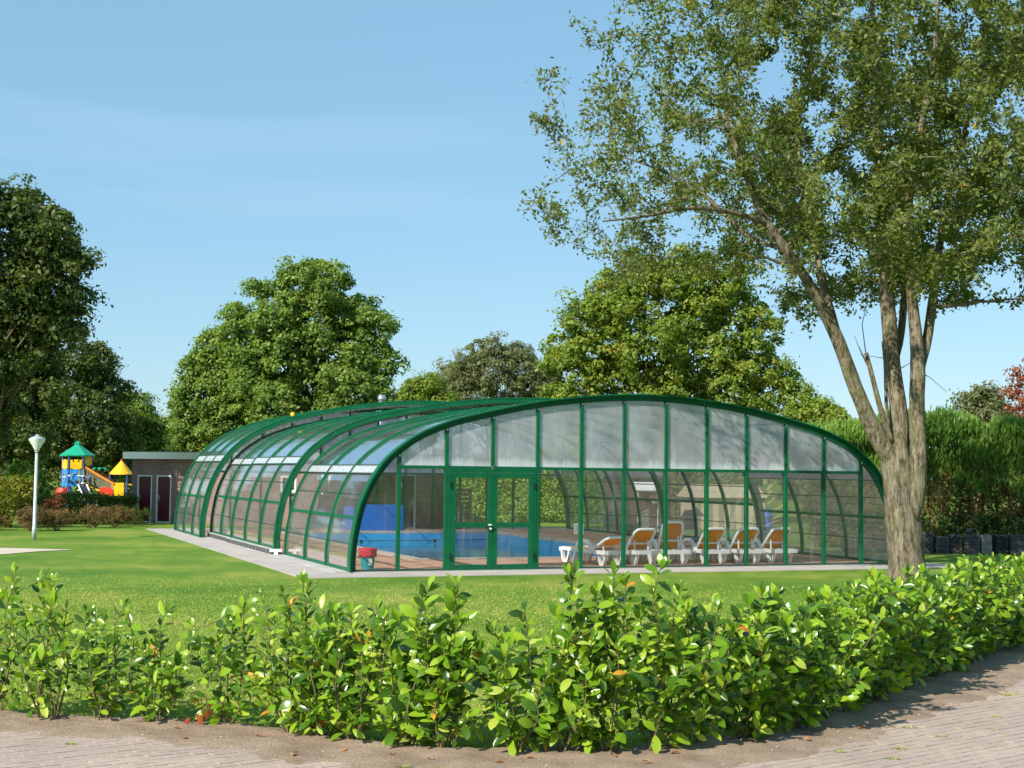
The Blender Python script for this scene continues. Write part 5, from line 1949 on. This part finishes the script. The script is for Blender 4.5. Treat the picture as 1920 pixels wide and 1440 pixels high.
# ------------------------------------------------------------------ laurel hedge plants, leaf by leaf
def laurel_leaf_mesh(name, mat, curl, fold, wid):
    n = 6
    v, f = [], []
    for i in range(n + 1):
        u = i / n
        w = wid * (math.sin(math.pi * min(1, u * .98 + .01)) ** .75) * (.80 + .35 * u)
        y = u
        z_ = curl * (u - u * u) * 1.2 - curl * .6 * u * u
        v += [(-w, y, z_ + fold * w), (0, y, z_), (w, y, z_ + fold * w)]
    for i in range(n):
        a_ = i * 3
        f += [(a_, a_ + 1, a_ + 4, a_ + 3), (a_ + 1, a_ + 2, a_ + 5, a_ + 4)]
    return MB().add(v, f).mesh(name, mat, True)
LEAF = [laurel_leaf_mesh('laurel_leaf_%s' % c_, 'laurel_leaf', cu, fo, wi) for c_, cu, fo, wi in (('a', .10, .30, .215), ('b', .22, .22, .235), ('c', .02, .38, .205), ('d', .16, .12, .245))]
LEAF_Y = laurel_leaf_mesh('laurel_leaf_yellow', 'laurel_yellow', .2, .3, .2)
LEAF_R = laurel_leaf_mesh('laurel_leaf_red', 'laurel_red', .1, .2, .23)
LEAF_GEO = {}
for me_ in LEAF + [LEAF_Y]:
    LEAF_GEO[me_.name] = (np.array([v_.co[:] for v_ in me_.vertices]), np.array([p_.vertices[:] for p_ in me_.polygons]))
gl = np.random.default_rng(5)
HS_ = np.r_[0, np.cumsum(np.linalg.norm(np.diff(HEDGE, axis=0), axis=1))]
def hedge_at(s):
    return np.array([np.interp(s, HS_, HEDGE[:, 0]), np.interp(s, HS_, HEDGE[:, 1])])
def laurel(base, h, spread, n_leaves, label, seed, lean=0.0):
    gp = np.random.default_rng(seed)
    t = thing('laurel_shrub', label, 'shrub', (float(base[0]), float(base[1]), .02), 0, 'laurel shrubs of the front hedge')
    stems = []
    ns = 6 + int(gp.random() * 3)
    for k in range(ns):
        an = 2 * math.pi * (k + gp.random() * .7) / ns
        hh = h * (.62 + .38 * gp.random()) if k else h
        out = spread * (.45 + .75 * gp.random()) * (.5 if k == 0 else 1)
        b0 = np.array([gp.normal() * .04, gp.normal() * .04, -.02])
        top = np.array([math.cos(an) * out + lean * hh, math.sin(an) * out * .85, hh])
        m1 = b0 * .55 + top * .45 + np.array([math.cos(an) * .07, math.sin(an) * .07, -.06]) + gp.normal(size=3) * .04
        stems.append((smooth_curve([b0, m1, top * .75 + b0 * .25 + gp.normal(size=3) * .04, top], 12), .0075 + .003 * gp.random()))
        for e in range(3 if gp.random() < .5 else 2):     # side shoots
            a_ = stems[-1][0][min(len(stems[-1][0]) - 2, 3 + int(gp.random() * 5))]
            dr = unit(np.array([gp.normal(), gp.normal(), .7]))
            b_ = a_ + dr * (.18 + .2 * gp.random())
            stems.append((smooth_curve([a_, (a_ + b_) / 2 + gp.normal(size=3) * .02, b_], 8), .0045))
    for k in range(4):            # low shoots near the ground
        an = gp.random() * 6.28
        b_ = np.array([math.cos(an) * .26, math.sin(an) * .24, .14 + .2 * gp.random()])
        stems.append((smooth_curve([np.array([0, 0, 0.]), b_ * .5 + (0, 0, .02), b_], 8), .0045))
    for pts, r in stems:
        MB().tube(pts.tolist(), np.linspace(r, r * .4, len(pts)).tolist(), 5).build('stem', 'stem_bark', t)
    lens = np.array([np.linalg.norm(np.diff(p_, axis=0), axis=1).sum() for p_, r in stems])
    cnt = np.maximum(5, (n_leaves * lens / lens.sum()).astype(int))
    SUNV = np.array([-.38, -.85, .55])
    vig = .9 + .25 * gp.random()
    found = []
    for (pts, r), c_ in zip(stems, cnt):
        L = len(pts) - 1
        ph_ = gp.random() * 6.28
        for q in range(c_):
            u = 1 - (q / c_) ** 1.25 * (.85 if len(pts) > 9 else .8)
            x = u * L
            i0 = min(int(x), L - 1)
            p_ = pts[i0] + (pts[i0 + 1] - pts[i0]) * (x - i0)
            td = unit(pts[i0 + 1] - pts[i0])
            ph_ += 2.4 + gp.normal() * .3
            a_ = unit(np.cross(td, np.array([.3, .8, .1])))
            b_ = np.cross(td, a_)
            radial = a_ * math.cos(ph_) + b_ * math.sin(ph_)
            # the rosette at the tip stands up, older leaves spread or hang
            open_ = .15 + .25 * q if q < 4 else .6 + .8 * gp.random() + .4 * (1 - u)
            d = unit(td * math.cos(open_) + radial * math.sin(open_) + np.array([0, 0, gp.normal() * .3]))
            w_ = np.array([0, 0, .35]) + SUNV * 1.05 + gp.normal(size=3) * .5 + td * .2
            nrm = unit(w_ - d * (w_ @ d))
            s_ = np.cross(d, nrm)
            M = Matrix(((s_[0], d[0], nrm[0]), (s_[1], d[1], nrm[1]), (s_[2], d[2], nrm[2])))
            size = vig * .121 * (.55 + .7 * gp.random()) * (.68 + .08 * q if q < 4 else 1)
            me = LEAF_Y if gp.random() > .9935 else LEAF[int(gp.random() * 4)]
            st_ = p_ + radial * .004
            st_[2] = max(st_[2], .02 + max(0, -d[2]) * size)
            found.append((st_[1] + .35 * gp.random() - .15 * st_[2], st_, M, size, me))
    found.sort(key=lambda q: q[0])
    for _, st_, M, size, me in found[:300]:
        o_ = bpy.data.objects.new('leaf', me)
        COL.objects.link(o_)
        o_.parent = t
        o_.location = st_.tolist()
        o_.rotation_euler = M.to_euler()
        o_.scale = (size, size, size)
    if len(found) > 300:
        vs_, fs_, ts_, nb = [], [], [], 0
        for _, st_, M, size, me in found[300:]:
            co, fc = LEAF_GEO[me.name]
            vs_.append(co @ np.array(M).T * size + st_)
            fs_.append(fc + nb)
            ts_.append(np.full(len(co), gp.random()))
            nb += len(co)
        ob_ = bpy.data.objects.new('inner_leaves', np_mesh('inner_leaves', np.vstack(vs_), np.vstack(fs_), 'laurel_leaf_inner', np.concatenate(ts_), True))
        COL.objects.link(ob_)
        ob_.parent = t
        ob_['kind'] = 'stuff'
    return t
s_pos = [1.05]
while s_pos[-1] < HS_[-1] - .3:
    s_ = s_pos[-1]
    s_pos.append(s_ + (.54 if s_ < 3.4 else .40) + gl.normal() * .05)
plants = []
for k, s_ in enumerate(s_pos):
    b_ = hedge_at(s_) + gl.normal(size=2) * .05
    if b_[0] > .372 * b_[1] + .35:
        continue
    plants.append(b_)
print('plants', len(plants))
for k, b_ in enumerate(plants):
    far = math.hypot(*b_)
    left = b_[0] < -1.9
    h_ = (1.03 if left else 1.13) + gl.normal() * .11
    if b_[0] > 3:
        h_ = 1.08 + gl.normal() * .08
    n_l = int(300 if left else 430)
    laurel(b_, h_, (.25 if left else .29) + .04 * gl.normal(), n_l, 'young glossy laurel shrub in the front hedge, %s from the left' % ORD[k], 900 + k, lean=gl.normal() * .04)

# red leaves low in the left part of the hedge
t = thing('red_leaf_sprig', 'sprig of red leaves low down in the left part of the hedge', 'sprig', (-2.62, 11.95, .02))
MB().tube([(0, 0, 0), (.06, -.03, .1), (.16, -.05, .2)], [.006, .005, .003], 5).build('stem', 'stem_bark', t)
for (x, y, z_, rx, ry, rz_) in ((.0, -.02, .09, -1.2, .3, .2), (.06, -.05, .13, -1.0, -.2, -.5), (.11, -.06, .12, -1.3, .2, .1), (.16, -.05, .2, -.4, .3, -1.2), (.10, -.02, .22, -.2, .1, 1.0), (.17, -.06, .17, -1.2, .1, .4)):
    link_mesh('leaf', LEAF_R, t, (x, y, z_), (rx, ry, rz_), (.10, .10, .10))

# ------------------------------------------------------------------ grass, fallen leaves, stones, weeds
g = np.random.default_rng(90)
edge_y = lambda X: np.interp(X, LEDGE[:, 0], LEDGE[:, 1])
def lawn_points(n, y0, y1, power):
    Y = y0 + (y1 - y0) * g.random(n) ** power
    X = (g.random(n) * 2 - 1) * (.372 * Y + .6)
    lx = (X - ORG[0]) * UX[0] + (Y - ORG[1]) * UX[1]
    ly = (X - ORG[0]) * VY[0] + (Y - ORG[1]) * VY[1]
    ok = ~((lx > AX0 - .005) & (lx < AX1 + .005) & (ly > AY0 - .01) & (ly < AY1))
    ok &= Y > edge_y(X) - .05 - .08 * g.random(n)
    sand = (X < -11.6) & (Y > 33.0 + .3 * np.sin(X * 3)) & (Y < 37.9) & (Y - 34.3 > -(X + 12.6) * -2.5 * 0)
    ok &= ~((X < -12.4) & (Y > 34.2) & (Y < 37.8))
    ok &= g.random(n) < np.clip((y1 - Y) / 9.0, 0, 1) * (.35 + .65 * vnoise(X * .8, Y * .8, 21))
    return X[ok], Y[ok]
X, Y = lawn_points(420000, 11, 29, 1.5)
n = len(X)
th = g.random(n) * 6.283
hgt = .016 + .022 * g.random(n)
wid = .003 + .00018 * Y
lean = g.normal(size=(n, 2)) * .03
B = np.stack([X, Y, np.full(n, -.003)], 1)
sx = np.stack([np.cos(th), np.sin(th), np.zeros(n)], 1) * wid[:, None]
v = np.stack([B - sx, B + sx, B + np.concatenate([lean, hgt[:, None]], 1)], 1).reshape(-1, 3)
f = np.arange(n * 3).reshape(n, 3)
o = add_np('grass', np_mesh('grass', v, f, 'grass_blade', np.repeat(g.random(n), 3)))
o['kind'] = 'stuff'
tag(o, 'short mown green grass of the lawn', 'grass')
print('blades', n)

# small fallen leaves lying about the lawn
X, Y = lawn_points(2600, 12, 29.5, 1.0)
n = len(X)
P = np.stack([X, Y, np.full(n, .03)], 1)
v, f, ti = leaf_quads(P, g.normal(size=(n, 3)) * .4 + np.array([0, 0, 1]), .045 * (.5 + .9 * g.random(n)), .028, g.random(n), g)
leaf_mat('litter', [(0, (.36, .30, .10)), (.6, (.48, .44, .22)), (1, (.40, .20, .06))], .2, .7, .2)
o = add_np('leaf_litter', np_mesh('leaf_litter', v, f, 'litter', ti), None, 'stuff')
tag(o, 'small pale fallen leaves strewn over the lawn', 'leaf litter')

# height of the soil surface at a point
def soil_z(x, y):
    d = (SOIL_V[:, 0] - x) ** 2 + (SOIL_V[:, 1] - y) ** 2
    return float(SOIL_V[int(d.argmin()), 2])
DEAD = laurel_leaf_mesh('fallen_leaf', 'dead_leaf', .25, .5, .24)
spots = [(-3.55, 11.85), (-2.7, 11.75), (-1.9, 11.35), (-1.2, 10.95), (-2.55, 11.35), (-.85, 10.75), (.2, 10.75), (1.3, 10.95), (1.95, 11.4), (2.35, 11.55), (-.1, 10.55), (3.0, 12.2), (.8, 10.8), (1.05, 10.6), (-1.55, 10.75), (-3.2, 11.3), (-.55, 10.62), (3.9, 13.6)]
for k, (x, y) in enumerate(spots):
    o = link_mesh('fallen_leaf', DEAD, None, (x, y, max(soil_z(x, y), .0) + .008), (g.normal() * .25, g.normal() * .25, g.random() * 6.28), (.085, .08, .085))
    tag(o, 'withered brown leaf on the bare soil, %s from the left' % ORD[sorted(q[0] for q in spots).index(x)], 'leaf', 'fallen leaves on the soil')
st = MB()
for k in range(900):
    i = int(g.integers(0, len(SOIL_V)))
    x, y, z_ = SOIL_V[i]
    if z_ < .005 or abs(x) > .372 * y + .3:
        continue
    x += g.normal() * .04
    y += g.normal() * .04
    r = .006 + .012 * g.random() ** 2.5
    vv = [(x + r * dx, y + r * dy, z_ + r * .6 * dz) for dx, dy, dz in ((1, .1, 0), (-.9, .2, .1), (.1, 1, 0), (0, -1.1, .1), (.1, 0, 1), (0, .1, -1))]
    st.add(vv, [(0, 2, 4), (2, 1, 4), (1, 3, 4), (3, 0, 4), (2, 0, 5), (1, 2, 5), (3, 1, 5), (0, 3, 5)])
o = st.build('pebbles', 'stone', None, False, 'stuff')
tag(o, 'small pebbles and clods scattered over the soil', 'pebbles')
for k, (x, y, sz) in enumerate(((-.75, 10.42, .9), (-.45, 10.36, 1.1), (-.2, 10.3, .9), (-3.35, 11.15, .7), (3.05, 11.35, 1.0), (3.55, 11.9, .8), (2.9, 10.95, .9), (4.35, 12.9, .8), (4.9, 14.2, 1.2), (4.1, 12.3, .7), (3.4, 12.3, .9), (2.55, 11.2, .7))):
    n = 46
    th = g.random(n) * 6.283
    r_ = .035 * g.random(n) ** .5 * sz
    B = np.stack([r_ * np.cos(th) * 1.8, r_ * np.sin(th), np.zeros(n)], 1)
    tip = B + np.stack([np.cos(th) * .05 * sz * g.random(n), np.sin(th) * .05 * sz * g.random(n), (.008 + .022 * g.random(n)) * sz], 1)
    sx = np.stack([-np.sin(th), np.cos(th), np.zeros(n)], 1) * .005
    v = np.stack([B - sx, B + sx, tip], 1).reshape(-1, 3)
    o = add_np('weed_tuft', np_mesh('weed_tuft', v, np.arange(n * 3).reshape(n, 3), 'grass_blade', np.repeat(g.random(n), 3)), None, None, (x, y, max(soil_z(x, y), .026)))
    tag(o, 'small grass tuft growing in the paving joints, %s from the left' % ORD[sorted((-.75, -.45, -.2, -3.35, 3.05, 3.55, 2.9, 4.35, 4.9, 4.1, 3.4, 2.55)).index(x)], 'weed', 'weeds in the paving')
